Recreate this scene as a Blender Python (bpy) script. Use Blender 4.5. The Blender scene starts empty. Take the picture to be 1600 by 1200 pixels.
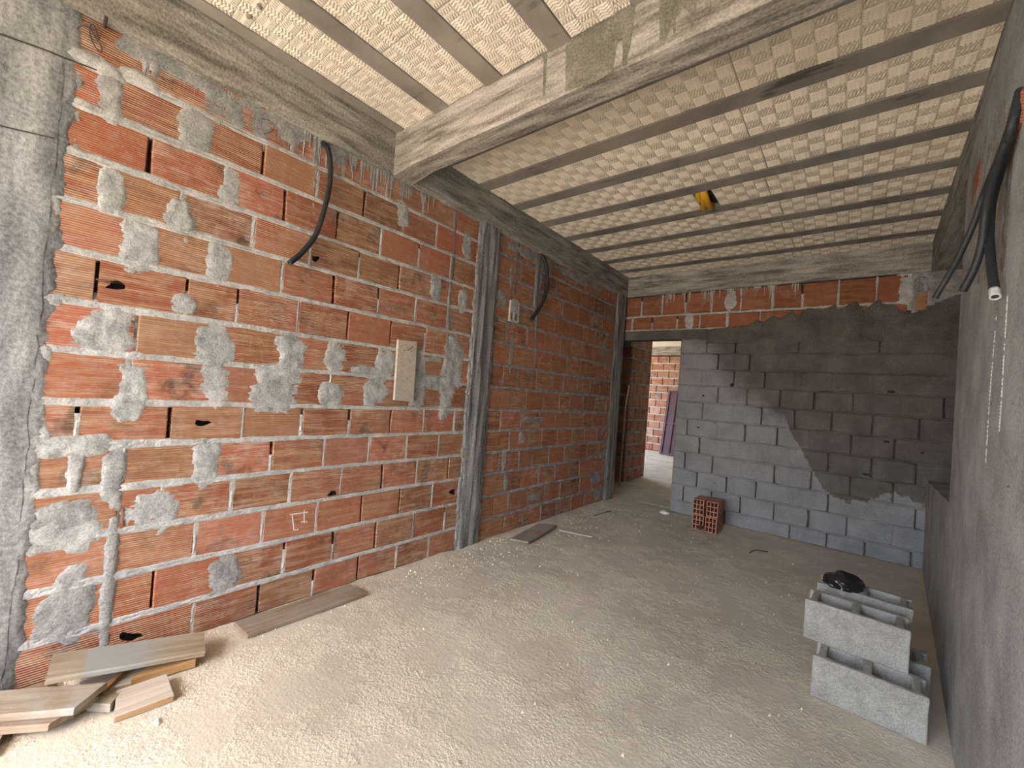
import bpy, bmesh, math, random
from mathutils import Vector, Matrix, noise
from mathutils.geometry import delaunay_2d_cdt

random.seed(7)
scene = bpy.context.scene
C = scene.collection

# ------------------------------------------------------------------ camera
F_PX = 656.95
CAM = Vector((2.4517, 0.1376, 1.31))
PITCH, ROLL, YAW = 0.0189, 0.0757, 0.6838
_cz, _sz, _cx, _sx = math.cos(YAW), math.sin(YAW), math.cos(PITCH), math.sin(PITCH)
FWD = Vector((-_sz * _cx, _cz * _cx, _sx))
_r0 = Vector((_cz, _sz, 0)); _u0 = _r0.cross(FWD)
RIGHT = math.cos(ROLL) * _r0 + math.sin(ROLL) * _u0
UP = -math.sin(ROLL) * _r0 + math.cos(ROLL) * _u0
cam_data = bpy.data.cameras.new('camera')
cam_data.sensor_width = 36.0
cam_data.lens = 36.0 * F_PX / 1600.0
cam_data.clip_start = 0.02
cam = bpy.data.objects.new('camera', cam_data)
C.objects.link(cam)
M3 = Matrix((RIGHT, UP, -FWD)).transposed()
cam.matrix_world = Matrix.Translation(CAM) @ M3.to_4x4()
scene.camera = cam

# ------------------------------------------------------------------ light and exposure
scene.view_settings.view_transform = 'Standard'
scene.view_settings.look = 'None'
scene.view_settings.gamma = 1.0
scene.view_settings.use_curve_mapping = False
scene.view_settings.exposure = 2.36

world = bpy.data.worlds.new('sky'); scene.world = world
world.use_nodes = True
wn = world.node_tree
wn.nodes.clear()
w_out = wn.nodes.new('ShaderNodeOutputWorld'); w_bg = wn.nodes.new('ShaderNodeBackground')
w_sky = wn.nodes.new('ShaderNodeTexSky'); w_sky.sky_type = 'NISHITA'
w_sky.sun_disc = False
w_sky.sun_elevation = math.radians(58); w_sky.sun_rotation = math.radians(160)
w_sky.air_density = 1.0; w_sky.dust_density = 4.0; w_sky.ozone_density = 1.0
wn.links.new(w_sky.outputs[0], w_bg.inputs[0]); wn.links.new(w_bg.outputs[0], w_out.inputs[0])
w_bg.inputs[1].default_value = 0.42

sun_d = bpy.data.lights.new('sun', 'SUN'); sun_d.energy = 5.5; sun_d.angle = math.radians(3)
sun_d.color = (1.0, 0.92, 0.80)
sun = bpy.data.objects.new('sun', sun_d); C.objects.link(sun)
_sd = Vector((0.06, 0.20, -1.0)).normalized()          # direction the light travels
sun.rotation_euler = _sd.to_track_quat('-Z', 'Y').to_euler()

# ------------------------------------------------------------------ measured dimensions
D = 5.4393; CEIL = 2.964; BEAMZ = 2.69
B0, B1, CBZ = 1.7255, 1.8826, 2.716
FRONT = -2.1
SK = 0.06
def xr(y): return 2.99 - SK * (D - y)        # inner face of the right wall (slightly skewed)
def xb(y): return 2.941 - 0.03 * (5.48 - y)    # inner face of the right beam

def ray(px, py): return (px - 800) / F_PX * RIGHT - (py - 600) / F_PX * UP + FWD
def on(px, py, ax, val):
    d = ray(px, py); i = 'XYZ'.index(ax)
    return CAM + d * ((val - CAM[i]) / d[i])

# ------------------------------------------------------------------ object helpers
def tag(o, label=None, cat=None, group=None, kind=None):
    if label: o['label'] = label
    if cat: o['category'] = cat
    if group: o['group'] = group
    if kind: o['kind'] = kind
    return o

def link(name, me, mat=None, parent=None, smooth=False):
    if mat is not None and not me.materials: me.materials.append(mat)
    if smooth:
        for p in me.polygons: p.use_smooth = True
    o = bpy.data.objects.new(name, me); C.objects.link(o)
    if parent is not None: o.parent = parent
    return o

def mesh(verts, faces, name='mesh'):
    me = bpy.data.meshes.new(name)
    me.from_pydata([tuple(v) for v in verts], [], faces); me.update()
    return me

def obj(name, verts, faces, mat, parent=None, smooth=False):
    return link(name, mesh(verts, faces, name), mat, parent, smooth)

def empty(name, loc=(0, 0, 0)):
    o = bpy.data.objects.new(name, None); C.objects.link(o); o.location = loc
    o.empty_display_size = 0.05
    return o

class MB:
    def __init__(s): s.v = []; s.f = []
    def add(s, verts, faces):
        n = len(s.v); s.v += [Vector(v) for v in verts]; s.f += [tuple(i + n for i in f) for f in faces]
    def box(s, x0, x1, y0, y1, z0, z1):
        s.add([(x0,y0,z0),(x1,y0,z0),(x1,y1,z0),(x0,y1,z0),(x0,y0,z1),(x1,y0,z1),(x1,y1,z1),(x0,y1,z1)],
              [(0,3,2,1),(4,5,6,7),(0,1,5,4),(1,2,6,5),(2,3,7,6),(3,0,4,7)])
    def hexa(s, p):
        s.add(p, [(0,3,2,1),(4,5,6,7),(0,1,5,4),(1,2,6,5),(2,3,7,6),(3,0,4,7)])
    def build(s, name, mat, parent=None, smooth=False): return obj(name, s.v, s.f, mat, parent, smooth)

def box(name, x0, x1, y0, y1, z0, z1, mat, parent=None):
    m = MB(); m.box(x0, x1, y0, y1, z0, z1); return m.build(name, mat, parent)

def nz(x, y, z=0.0, s=1.0): return noise.noise(Vector((x * s, y * s, z * s)))

# frames: origin, along, up, outwards
class Frame:
    def __init__(s, o, a, b, n): s.o, s.a, s.b, s.n = Vector(o), Vector(a), Vector(b), Vector(n)
    def p(s, u, v, w=0.0): return s.o + s.a * u + s.b * v + s.n * w
    def inv(s, P): d = P - s.o; return (d.dot(s.a), d.dot(s.b))
LEFT = Frame((0, 0, 0), (0, 1, 0), (0, 0, 1), (1, 0, 0))
BACK = Frame((0, D, 0), (1, 0, 0), (0, 0, 1), (0, -1, 0))
BEAMF = Frame((0, B0, 0), (1, 0, 0), (0, 0, 1), (0, -1, 0))
def pxl(px, py): p = on(px, py, 'X', 0.0); return (p.y, p.z)
def pxb(px, py): p = on(px, py, 'Y', D); return (p.x, p.z)
def pxc(px, py): p = on(px, py, 'Y', B0); return (p.x, p.z)

# ------------------------------------------------------------------ material helpers
class NT:
    def __init__(s, name):
        s.m = bpy.data.materials.new(name); s.m.use_nodes = True
        s.t = s.m.node_tree; s.t.nodes.clear()
        s.out = s.n('ShaderNodeOutputMaterial'); s.b = s.n('ShaderNodeBsdfPrincipled')
        s.l(s.b.outputs[0], s.out.inputs[0])
    def n(s, t, **k):
        x = s.t.nodes.new(t)
        for a, v in k.items(): setattr(x, a, v)
        return x
    def l(s, a, b): s.t.links.new(a, b)
    def put(s, sock, v):
        if hasattr(v, 'node'): s.l(v, sock)
        elif isinstance(v, (tuple, list)):
            sock.default_value = tuple(v) + ((1.0,) if len(v) == 3 and len(sock.default_value) == 4 else ())
        else: sock.default_value = v
    def pos(s): return s.n('ShaderNodeNewGeometry').outputs['Position']
    def objc(s): return s.n('ShaderNodeTexCoord').outputs['Object']
    def rnd(s): return s.n('ShaderNodeObjectInfo').outputs['Random']
    def math(s, op, a, b=None, c=None, clamp=False):
        x = s.n('ShaderNodeMath', operation=op); x.use_clamp = clamp
        for i, v in enumerate((a, b, c)):
            if v is not None: s.put(x.inputs[i], v)
        return x.outputs[0]
    def vmath(s, op, a, b):
        x = s.n('ShaderNodeVectorMath', operation=op); s.put(x.inputs[0], a); s.put(x.inputs[1], b); return x.outputs[0]
    def sep(s, v): x = s.n('ShaderNodeSeparateXYZ'); s.l(v, x.inputs[0]); return x.outputs
    def noise(s, v, scale, detail=3, rough=0.55, dist=0.0):
        x = s.n('ShaderNodeTexNoise'); s.put(x.inputs['Vector'], v)
        x.inputs['Scale'].default_value = scale; x.inputs['Detail'].default_value = detail
        x.inputs['Roughness'].default_value = rough; x.inputs['Distortion'].default_value = dist
        return x.outputs[0]
    def ramp(s, f, stops):
        x = s.n('ShaderNodeValToRGB'); e = x.color_ramp.elements
        while len(e) < len(stops): e.new(0.5)
        for i, (p, c) in enumerate(stops):
            e[i].position = p; e[i].color = (c, c, c, 1) if not isinstance(c, (tuple, list)) else tuple(c) + (1,)
        s.put(x.inputs[0], f); return x.outputs[0]
    def step(s, f, a, b):
        x = s.n('ShaderNodeMapRange', interpolation_type='SMOOTHSTEP')
        s.put(x.inputs[0], f); s.put(x.inputs[1], a); s.put(x.inputs[2], b); return x.outputs[0]
    def mix(s, f, a, b, mode='MIX'):
        x = s.n('ShaderNodeMix', data_type='RGBA', blend_type=mode)
        s.put(x.inputs[0], f); s.put(x.inputs[6], a); s.put(x.inputs[7], b); return x.outputs[2]
    def bump(s, h, strength=0.5, dist=0.01, prev=None):
        x = s.n('ShaderNodeBump'); x.inputs['Strength'].default_value = strength
        x.inputs['Distance'].default_value = dist; s.put(x.inputs['Height'], h)
        if prev is not None: s.l(prev, x.inputs['Normal'])
        return x.outputs[0]
    def done(s, col, rough=0.9, normal=None, spec=0.2):
        s.put(s.b.inputs['Base Color'], col); s.put(s.b.inputs['Roughness'], rough)
        s.b.inputs['Specular IOR Level'].default_value = spec
        if normal is not None: s.l(normal, s.b.inputs['Normal'])
        return s.m

def brick_material(name, pal, weather=1.0):
    t = NT(name); r = t.rnd(); p = t.pos()
    off = t.n('ShaderNodeCombineXYZ'); t.put(off.inputs[0], t.math('MULTIPLY', r, 37.0)); t.put(off.inputs[1], t.math('MULTIPLY', r, 91.0))
    v = t.vmath('ADD', p, off.outputs[0])
    st = t.vmath('MULTIPLY', v, (4.0, 4.0, 55.0))          # streaks along the course
    streak = t.noise(st, 1.0, 3, 0.55, 0.0)
    blot = t.noise(v, 7.0, 4, 0.6)
    fine = t.noise(v, 60.0, 3, 0.6)
    r2 = t.math('FRACT', t.math('MULTIPLY', r, 13.7)); r3 = t.math('FRACT', t.math('MULTIPLY', r, 71.3))
    base = t.ramp(r, pal)
    tan_f = t.math('MULTIPLY', t.step(t.math('MULTIPLY_ADD', streak, 0.6, t.math('MULTIPLY', blot, 0.4)), 0.42, 0.62), t.math('MULTIPLY_ADD', r2, 0.85 * weather, 0.08))
    c = t.mix(tan_f, base, (0.55, 0.34, 0.19))
    dk = t.math('MULTIPLY', t.step(blot, 0.52, 0.68), t.math('MULTIPLY_ADD', t.math('POWER', r3, 1.5), 0.85 * weather, 0.08))
    c = t.mix(dk, c, (0.10, 0.055, 0.035))
    pale = t.math('MULTIPLY', t.step(t.math('MULTIPLY_ADD', t.noise(st, 1.7, 3, 0.7), 0.5, t.math('MULTIPLY', t.noise(v, 11.0, 4, 0.6), 0.5)), 0.46, 0.66), t.math('MULTIPLY_ADD', t.math('POWER', r3, 1.5), 0.7 * weather, 0.08))
    c = t.mix(pale, c, (0.62, 0.46, 0.38))
    c = t.mix(t.math('MULTIPLY', t.step(fine, 0.68, 0.78), 0.5), c, (0.5, 0.47, 0.43))
    c = t.mix(t.math('MULTIPLY', t.step(t.noise(v, 26.0, 5, 0.7), 0.46, 0.68), 0.24 * weather), c, (0.50, 0.41, 0.345))
    z = t.sep(p)[2]
    g = t.math('SINE', t.math('ADD', t.math('MULTIPLY', z, 2 * math.pi / 0.0095), t.math('MULTIPLY', r, 40.0)))
    h = t.math('ADD', t.math('MULTIPLY', g, t.math('MULTIPLY_ADD', r2, 0.45, 0.15)), t.math('ADD', t.math('MULTIPLY', streak, 1.2), t.math('MULTIPLY', fine, 0.8)))
    return t.done(c, 0.7, t.bump(h, 0.9, 0.0035), 0.35)

PAL = [(0.0, (0.260, 0.092, 0.046)), (0.15, (0.370, 0.115, 0.055)), (0.3, (0.340, 0.161, 0.080)), (0.42, (0.410, 0.129, 0.067)), (0.55, (0.440, 0.147, 0.084)), (0.68, (0.360, 0.184, 0.097)), (0.8, (0.420, 0.138, 0.071)), (0.92, (0.450, 0.175, 0.109)), (1.0, (0.240, 0.101, 0.055))]
M_BRICK = brick_material('brick_clay', PAL, 1.0)
M_BRICK_NEW = brick_material('brick_clay_fresh', [(0.0, (0.28, 0.09, 0.04)), (0.5, (0.34, 0.115, 0.05)), (1.0, (0.25, 0.085, 0.04))], 0.35)

def rough_gray(name, a, b, c3, sc=6.0, fine=90.0, bs=0.6, bd=0.006, streak=None, obj_space=False):
    t = NT(name); p = t.objc() if obj_space else t.pos()
    q = t.vmath('MULTIPLY', p, streak) if streak else p
    n1 = t.noise(q, sc, 5, 0.6, 0.3); n2 = t.noise(p, fine, 4, 0.65); n3 = t.noise(p, 2.1, 3)
    c = t.ramp(n1, [(0.34, a), (0.5, b), (0.67, c3)])
    c = t.mix(t.math('MULTIPLY', t.step(n3, 0.45, 0.7), 0.45), c, a)
    c = t.mix(0.5, c, t.ramp(n2, [(0.34, 0.1), (0.66, 0.9)]), 'SOFT_LIGHT')
    h = t.math('ADD', t.math('MULTIPLY', n1, 0.7), t.math('MULTIPLY', n2, 0.6))
    return t.done(c, 0.93, t.bump(h, bs, bd))

M_MORTAR = rough_gray('mortar_pale', (0.37, 0.365, 0.35), (0.50, 0.495, 0.475), (0.64, 0.635, 0.62), 14, 120, 0.9, 0.006)
M_MORTAR_SM = rough_gray('mortar_daub', (0.30, 0.295, 0.28), (0.42, 0.415, 0.395), (0.56, 0.555, 0.535), 14, 120, 0.9, 0.006)
M_MORTAR_DK = rough_gray('mortar_grey', (0.23, 0.225, 0.215), (0.33, 0.325, 0.31), (0.45, 0.44, 0.42), 12, 120, 0.9, 0.006)
M_CORE = rough_gray('wall_core', (0.12, 0.11, 0.10), (0.17, 0.155, 0.14), (0.22, 0.20, 0.18), 9, 80)
M_COLUMN = rough_gray('column_concrete', (0.12, 0.12, 0.115), (0.25, 0.25, 0.24), (0.46, 0.455, 0.44), 1.0, 90, 0.8, 0.008, (26, 26, 2.0))
M_PILLAR = rough_gray('pillar_concrete', (0.17, 0.17, 0.168), (0.29, 0.288, 0.28), (0.43, 0.425, 0.415), 1.0, 70, 0.8, 0.006, (9, 9, 2.2)) #, 0.006)
M_BEAM_Y = rough_gray('beam_concrete_long', (0.17, 0.155, 0.13), (0.32, 0.295, 0.255), (0.46, 0.43, 0.38), 1.0, 80, 0.8, 0.008, (24, 3.0, 24))
M_BEAM_X = rough_gray('beam_concrete_cross', (0.17, 0.15, 0.125), (0.37, 0.34, 0.295), (0.55, 0.51, 0.45), 1.0, 80, 0.8, 0.008, (3.0, 24, 24))
def joist_material():
    t = NT('joist_concrete'); p = t.pos(); r = t.rnd()
    n1 = t.noise(p, 3.0, 4, 0.6); n2 = t.noise(p, 130.0, 3, 0.6)
    v = t.vmath('ADD', p, t.vmath('MULTIPLY', t.objc(), (0, 0, 0)))
    st = t.noise(t.vmath('MULTIPLY', p, (1.3, 5.0, 1.0)), 1.0, 4, 0.6)
    c = t.ramp(n1, [(0.34, (0.22, 0.195, 0.165)), (0.5, (0.285, 0.255, 0.218)), (0.67, (0.35, 0.315, 0.27))])
    c = t.mix(t.math('MULTIPLY', t.step(st, 0.60, 0.68), 0.7), c, (0.06, 0.05, 0.042))
    return t.done(c, 0.92, t.bump(t.math('ADD', n1, n2), 0.4, 0.003))
M_JOIST = joist_material()
M_PLASTER = rough_gray('plaster_grey', (0.27, 0.27, 0.265), (0.36, 0.358, 0.35), (0.45, 0.447, 0.44), 4.0, 110, 1.0, 0.008)
M_COAT = rough_gray('cement_coat_damp', (0.10, 0.09, 0.077), (0.135, 0.123, 0.106), (0.175, 0.16, 0.138), 5.0, 110, 0.7, 0.004)
M_SPLASH = rough_gray('cement_splash', (0.15, 0.14, 0.11), (0.20, 0.185, 0.145), (0.27, 0.25, 0.20), 7.0, 110, 0.5, 0.003)

def back_material():
    # grey cement wash over the blocks: pale low coat, darker damp coat above a wandering edge
    t = NT('cement_washed_block'); p = t.pos(); s3 = t.sep(p); r = t.rnd()
    n1 = t.noise(p, 5.0, 5, 0.6); n2 = t.noise(p, 95.0, 4, 0.65); n4 = t.noise(p, 13.0, 4, 0.6)
    fc = t.n('ShaderNodeFloatCurve')
    pts = [(0.70, 2.26), (1.10, 2.04), (1.262, 1.74), (1.41, 1.52), (1.91, 1.21), (2.04, 0.956), (2.19, 0.685), (2.275, 0.54), (2.476, 0.49), (2.79, 0.64), (2.964, 0.57), (3.2, 0.50)]
    cv = fc.mapping.curves[0]
    cv.points[0].location = (0.0, 2.3 / 3); cv.points[1].location = (1.0, 0.5 / 3)
    for x, z in pts: cv.points.new(x / 3.4, z / 3.0)
    for q in cv.points: q.handle_type = 'VECTOR'
    fc.mapping.update()
    t.put(fc.inputs['Value'], t.math('DIVIDE', s3[0], 3.4))
    zb = t.math('MULTIPLY', fc.outputs[0], 3.0)
    dz = t.math('ADD', t.math('SUBTRACT', s3[2], zb), t.math('MULTIPLY', t.math('SUBTRACT', n4, 0.5), 0.22))
    soft = t.math('MULTIPLY_ADD', t.step(s3[0], 2.0, 1.3), 0.30, 0.012)
    m = t.step(dz, t.math('MULTIPLY', soft, -1.0), soft)
    pale = t.ramp(n1, [(0.3, (0.22, 0.225, 0.235)), (0.5, (0.28, 0.286, 0.30)), (0.72, (0.35, 0.355, 0.37))])
    pale = t.mix(t.math('MULTIPLY', r, 0.25), pale, (0.30, 0.30, 0.31))
    dark = t.ramp(n1, [(0.3, (0.105, 0.097, 0.085)), (0.5, (0.14, 0.13, 0.115)), (0.72, (0.185, 0.173, 0.155))])
    c = t.mix(m, pale, dark)
    c = t.mix(0.35, c, t.ramp(n2, [(0.3, 0.12), (0.7, 0.85)]), 'SOFT_LIGHT')
    h = t.math('ADD', t.math('MULTIPLY', n1, 0.6), t.math('ADD', t.math('MULTIPLY', n2, 0.5), t.math('MULTIPLY', n4, 0.7)))
    return t.done(c, 0.93, t.bump(h, 0.8, 0.006))
M_WASH = back_material()

def foam_material():
    t = NT('embossed_foam'); p = t.pos(); r = t.rnd()
    n1 = t.noise(p, 3.0, 3); n2 = t.noise(p, 160.0, 2)
    c = t.ramp(n1, [(0.3, (0.70, 0.635, 0.515)), (0.7, (0.77, 0.71, 0.595))])
    c = t.mix(t.math('MULTIPLY', r, 0.25), c, (0.68, 0.63, 0.54))
    return t.done(c, 0.7, t.bump(n2, 0.2, 0.001), 0.3)
M_FOAM = foam_material()

def floor_material():
    t = NT('sandy_screed'); p = t.pos()
    n1 = t.noise(p, 1.3, 5, 0.6, 0.3); n2 = t.noise(p, 75.0, 4, 0.62); n3 = t.noise(p, 3.4, 6, 0.7, 0.0); n4 = t.noise(p, 230.0, 3, 0.6)
    sc = t.noise(t.vmath('MULTIPLY', t.vmath('ADD', p, (0, 0, 0)), (14.0, 38.0, 1.0)), 1.0, 3, 0.6)
    chips = t.step(n3, 0.44, 0.60)
    c = t.ramp(n1, [(0.34, (0.536, 0.470, 0.369)), (0.5, (0.622, 0.551, 0.437)), (0.66, (0.697, 0.622, 0.499))])
    c = t.mix(t.math('MULTIPLY', chips, 0.45), c, (0.771, 0.701, 0.562))
    c = t.mix(t.math('MULTIPLY', t.step(n3, 0.45, 0.30), 0.5), c, (0.548, 0.506, 0.426))
    c = t.mix(t.math('MULTIPLY', t.step(n2, 0.55, 0.68), t.math('MULTIPLY_ADD', chips, 0.4, 0.2)), c, (0.836, 0.799, 0.652))
    c = t.mix(t.math('MULTIPLY', t.step(n2, 0.42, 0.30), 0.4), c, (0.398, 0.342, 0.261))
    h = t.math('ADD', t.math('MULTIPLY', n2, t.math('MULTIPLY_ADD', chips, 0.9, 0.35)), t.math('ADD', t.math('MULTIPLY', n4, 0.2), t.math('MULTIPLY', sc, 0.35)))
    return t.done(c, 0.92, t.bump(h, 0.85, 0.006))
M_FLOOR = floor_material()

def wood_material(name, a, b, c3, gray=0.5):
    t = NT(name); p = t.objc(); r = t.rnd()
    off = t.n('ShaderNodeCombineXYZ'); t.put(off.inputs[0], t.math('MULTIPLY', r, 17.0)); t.put(off.inputs[2], t.math('MULTIPLY', r, 7.0))
    v = t.vmath('ADD', p, off.outputs[0])
    g = t.noise(t.vmath('MULTIPLY', v, (3.0, 46.0, 46.0)), 1.0, 5, 0.6, 0.5)
    n = t.noise(v, 5.0, 4); f = t.noise(v, 50, 3)
    c = t.ramp(g, [(0.3, a), (0.52, b), (0.72, c3)])
    c = t.mix(t.math('MULTIPLY', t.step(n, 0.4, 0.62), gray), c, (0.36, 0.345, 0.315))
    c = t.mix(t.math('MULTIPLY', t.step(f, 0.64, 0.75), 0.35), c, (0.55, 0.51, 0.44))
    return t.done(c, 0.85, t.bump(t.math('ADD', g, t.math('MULTIPLY', f, 0.4)), 0.5, 0.003))
M_WOOD = wood_material('weathered_pine', (0.22, 0.17, 0.115), (0.31, 0.25, 0.18), (0.40, 0.335, 0.25), 0.75)
def stained_wood():
    m = wood_material('cement_stained_pine', (0.24, 0.18, 0.11), (0.34, 0.265, 0.175), (0.43, 0.35, 0.245), 0.3); nt = m.node_tree
    b = [n for n in nt.nodes if n.type == 'BSDF_PRINCIPLED'][0]; src = b.inputs['Base Color'].links[0].from_socket
    tc = nt.nodes.new('ShaderNodeTexCoord'); sp = nt.nodes.new('ShaderNodeSeparateXYZ'); nt.links.new(tc.outputs['Object'], sp.inputs[0])
    r1 = nt.nodes.new('ShaderNodeMapRange'); r1.interpolation_type = 'SMOOTHSTEP'; r1.inputs[1].default_value = -.150; r1.inputs[2].default_value = -.140
    r2 = nt.nodes.new('ShaderNodeMapRange'); r2.interpolation_type = 'SMOOTHSTEP'; r2.inputs[1].default_value = .16; r2.inputs[2].default_value = .0
    mu = nt.nodes.new('ShaderNodeMath'); mu.operation = 'MULTIPLY'; m2 = nt.nodes.new('ShaderNodeMath'); m2.operation = 'MULTIPLY'; m2.inputs[1].default_value = .8
    for r in (r1, r2): nt.links.new(sp.outputs[0], r.inputs[0])
    nt.links.new(r1.outputs[0], mu.inputs[0]); nt.links.new(r2.outputs[0], mu.inputs[1]); nt.links.new(mu.outputs[0], m2.inputs[0])
    mx = nt.nodes.new('ShaderNodeMix'); mx.data_type = 'RGBA'; nt.links.new(m2.outputs[0], mx.inputs[0]); nt.links.new(src, mx.inputs[6]); mx.inputs[7].default_value = (.31, .315, .295, 1)
    nt.links.new(mx.outputs[2], b.inputs['Base Color']); return m
M_WOOD_S = stained_wood()
M_WOOD_O = wood_material('orange_pine', (0.34, 0.18, 0.07), (0.45, 0.26, 0.11), (0.52, 0.33, 0.16), 0.15)
M_WOOD_P = wood_material('pale_pine', (0.42, 0.35, 0.28), (0.52, 0.45, 0.37), (0.60, 0.53, 0.45), 0.35)
M_WOOD_B = wood_material('brown_board', (0.20, 0.14, 0.09), (0.28, 0.20, 0.135), (0.36, 0.27, 0.19), 0.35)

M_BLOCK = rough_gray('concrete_block', (0.30, 0.295, 0.27), (0.38, 0.375, 0.345), (0.46, 0.455, 0.425), 9.0, 190, 1.0, 0.006, None, True)
def plain(name, col, rough=0.6, spec=0.3, var=0.15, sc=20.0, bs=0.2):
    t = NT(name); p = t.objc(); n = t.noise(p, sc, 4)
    c = t.mix(n, tuple(x * (1 - var) for x in col), tuple(min(1, x * (1 + var)) for x in col))
    return t.done(c, rough, t.bump(n, bs, 0.003), spec)
M_TERRA = plain('terracotta', (0.44, 0.225, 0.16), 0.85, 0.2, 0.25, 25, 0.4)
M_TERRA_TOP = M_TERRA
M_BAG = plain('black_polythene', (0.012, 0.013, 0.016), 0.22, 0.6, 0.3, 30, 0.5)
M_HOSE = plain('black_conduit', (0.022, 0.022, 0.024), 0.5, 0.4, 0.4, 40, 0.3)
M_HOSE_B = plain('dusty_conduit', (0.022, 0.026, 0.032), 0.55, 0.4, 0.5, 60, 0.5)
M_STEEL = plain('rusty_steel', (0.07, 0.045, 0.035), 0.7, 0.4, 0.4, 40, 0.4)
M_WHITE = plain('white_foam_scrap', (0.80, 0.80, 0.78), 0.8, 0.2, 0.05)
M_CHALK = plain('chalk_white', (0.72, 0.70, 0.68), 0.9, 0.1, 0.1)
M_YELLOW = plain('yellow_conduit', (0.68, 0.40, 0.03), 0.45, 0.4, 0.15, 30, 0.3)
M_MAROON = plain('maroon_paint', (0.085, 0.022, 0.026), 0.4, 0.5, 0.2, 12, 0.2)
M_DARKVOID = plain('slab_void', (0.05, 0.04, 0.03), 0.9, 0.1)
M_GROUND = rough_gray('yard_concrete', (0.36, 0.33, 0.28), (0.43, 0.39, 0.335), (0.50, 0.46, 0.40), 3.0, 40)

# ------------------------------------------------------------------ shape builders
def densify(pts, res):
    out = []
    for i, a in enumerate(pts):
        b = pts[(i + 1) % len(pts)]; d = math.hypot(b[0] - a[0], b[1] - a[1]); n = max(1, int(d / res))
        for k in range(n): out.append((a[0] + (b[0] - a[0]) * k / n, a[1] + (b[1] - a[1]) * k / n))
    return out

def inside(p, poly):
    r = False; j = len(poly) - 1
    for i in range(len(poly)):
        xi, yi = poly[i]; xj, yj = poly[j]
        if (yi > p[1]) != (yj > p[1]) and p[0] < (xj - xi) * (p[1] - yi) / (yj - yi) + xi: r = not r
        j = i
    return r

def relief(name, outline, fr, thick, mat, parent, jit=0.006, res=0.018, edge=0.014, base=-0.002, w0=0.0):
    """a smear of mortar: irregular outline, domed and lumpy, lying on a wall"""
    sd = random.random() * 50
    o = densify(outline, res)
    o = [(x + nz(x, y, sd, 22) * jit * 1.6 + nz(y, x, sd + 9, 70) * jit, y + nz(x, y, sd + 5, 22) * jit * 1.6 + nz(y, x, sd + 3, 70) * jit) for x, y in o]
    xs = [p[0] for p in o]; ys = [p[1] for p in o]
    ins = []
    g = res * 0.9
    for i in range(int((max(xs) - min(xs)) / g) + 1):
        for j in range(int((max(ys) - min(ys)) / g) + 1):
            q = (min(xs) + g * (i + 0.5 * (j % 2)), min(ys) + g * (j + 0.5))
            if inside(q, o) and min((q[0] - a) ** 2 + (q[1] - b) ** 2 for a, b in o) > (g * 0.45) ** 2: ins.append(q)
    n = len(o)
    vs = [Vector(p) for p in o + ins]
    r = delaunay_2d_cdt(vs, [(i, (i + 1) % n) for i in range(n)], [list(range(n))], 1, 1e-5)
    V = []
    for q in r[0]:
        d = min(math.hypot(q.x - a, q.y - b) for a, b in o)
        k = min(1.0, d / edge); k = k * (2 - k)
        w = base + (thick - base) * k * (0.75 + 0.5 * nz(q.x, q.y, sd, 30) + 0.3 * nz(q.x, q.y, sd + 2, 75)) if d > 1e-4 else base
        V.append(fr.p(q.x, q.y, w + w0))
    F = [tuple(f) for f in r[2]]
    me = mesh(V, F, name)
    bm = bmesh.new(); bm.from_mesh(me); bm.normal_update()
    if bm.faces and sum((f.normal.dot(fr.n) for f in bm.faces)) < 0: bmesh.ops.reverse_faces(bm, faces=bm.faces)
    bm.to_mesh(me); bm.free()
    return link(name, me, mat, parent, True)

def smear(name, cx, cy, rx, ry, fr, thick, mat, parent, res=0.0075, comb=1.0, w0=0.0):
    """daub of mortar as a lumpy height field whose feathered rim sinks into the bricks"""
    sd = random.random() * 80; mg = 1.45
    nu = max(4, int(2 * rx * mg / res)); nv = max(4, int(2 * ry * mg / res)); V = []; F = []
    for j in range(nv + 1):
        for i in range(nu + 1):
            u = cx + rx * mg * (2 * i / nu - 1); v = cy + ry * mg * (2 * j / nv - 1)
            d = (abs((u - cx) / rx) ** 3.0 + abs((v - cy) / ry) ** 3.0) ** (1 / 3.0)
            n = 0.34 * nz(u, v, sd, 11) + 0.20 * nz(u, v, sd + 4, 28) + comb * 0.20 * noise.noise(Vector((u * 16, v * 95, sd)))
            f = (1.0 - d) + n
            if i in (0, nu) or j in (0, nv): f = min(f, -.3)
            if f > 0: h = thick * (1 - math.exp(-f * 5)) * (0.8 + 0.5 * nz(u, v, sd + 7, 26)) + 0.0018 * nz(u, v, sd + 9, 70)
            else: h = max(-.02, f * 0.03)
            V.append(fr.p(u, v, h + w0))
    ccw = fr.a.cross(fr.b).dot(fr.n) > 0
    for j in range(nv):
        for i in range(nu):
            a = j * (nu + 1) + i; q = (a, a + 1, a + nu + 2, a + nu + 1)
            F.append(q if ccw else q[::-1])
    return obj(name, V, F, mat, parent, True)

def oval(cx, cy, rx, ry, n=20, p=2.6):
    o = []
    for i in range(n):
        a = 2 * math.pi * i / n; c, s = math.cos(a), math.sin(a)
        o.append((cx + rx * math.copysign(abs(c) ** (2 / p), c), cy + ry * math.copysign(abs(s) ** (2 / p), s)))
    return o

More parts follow.
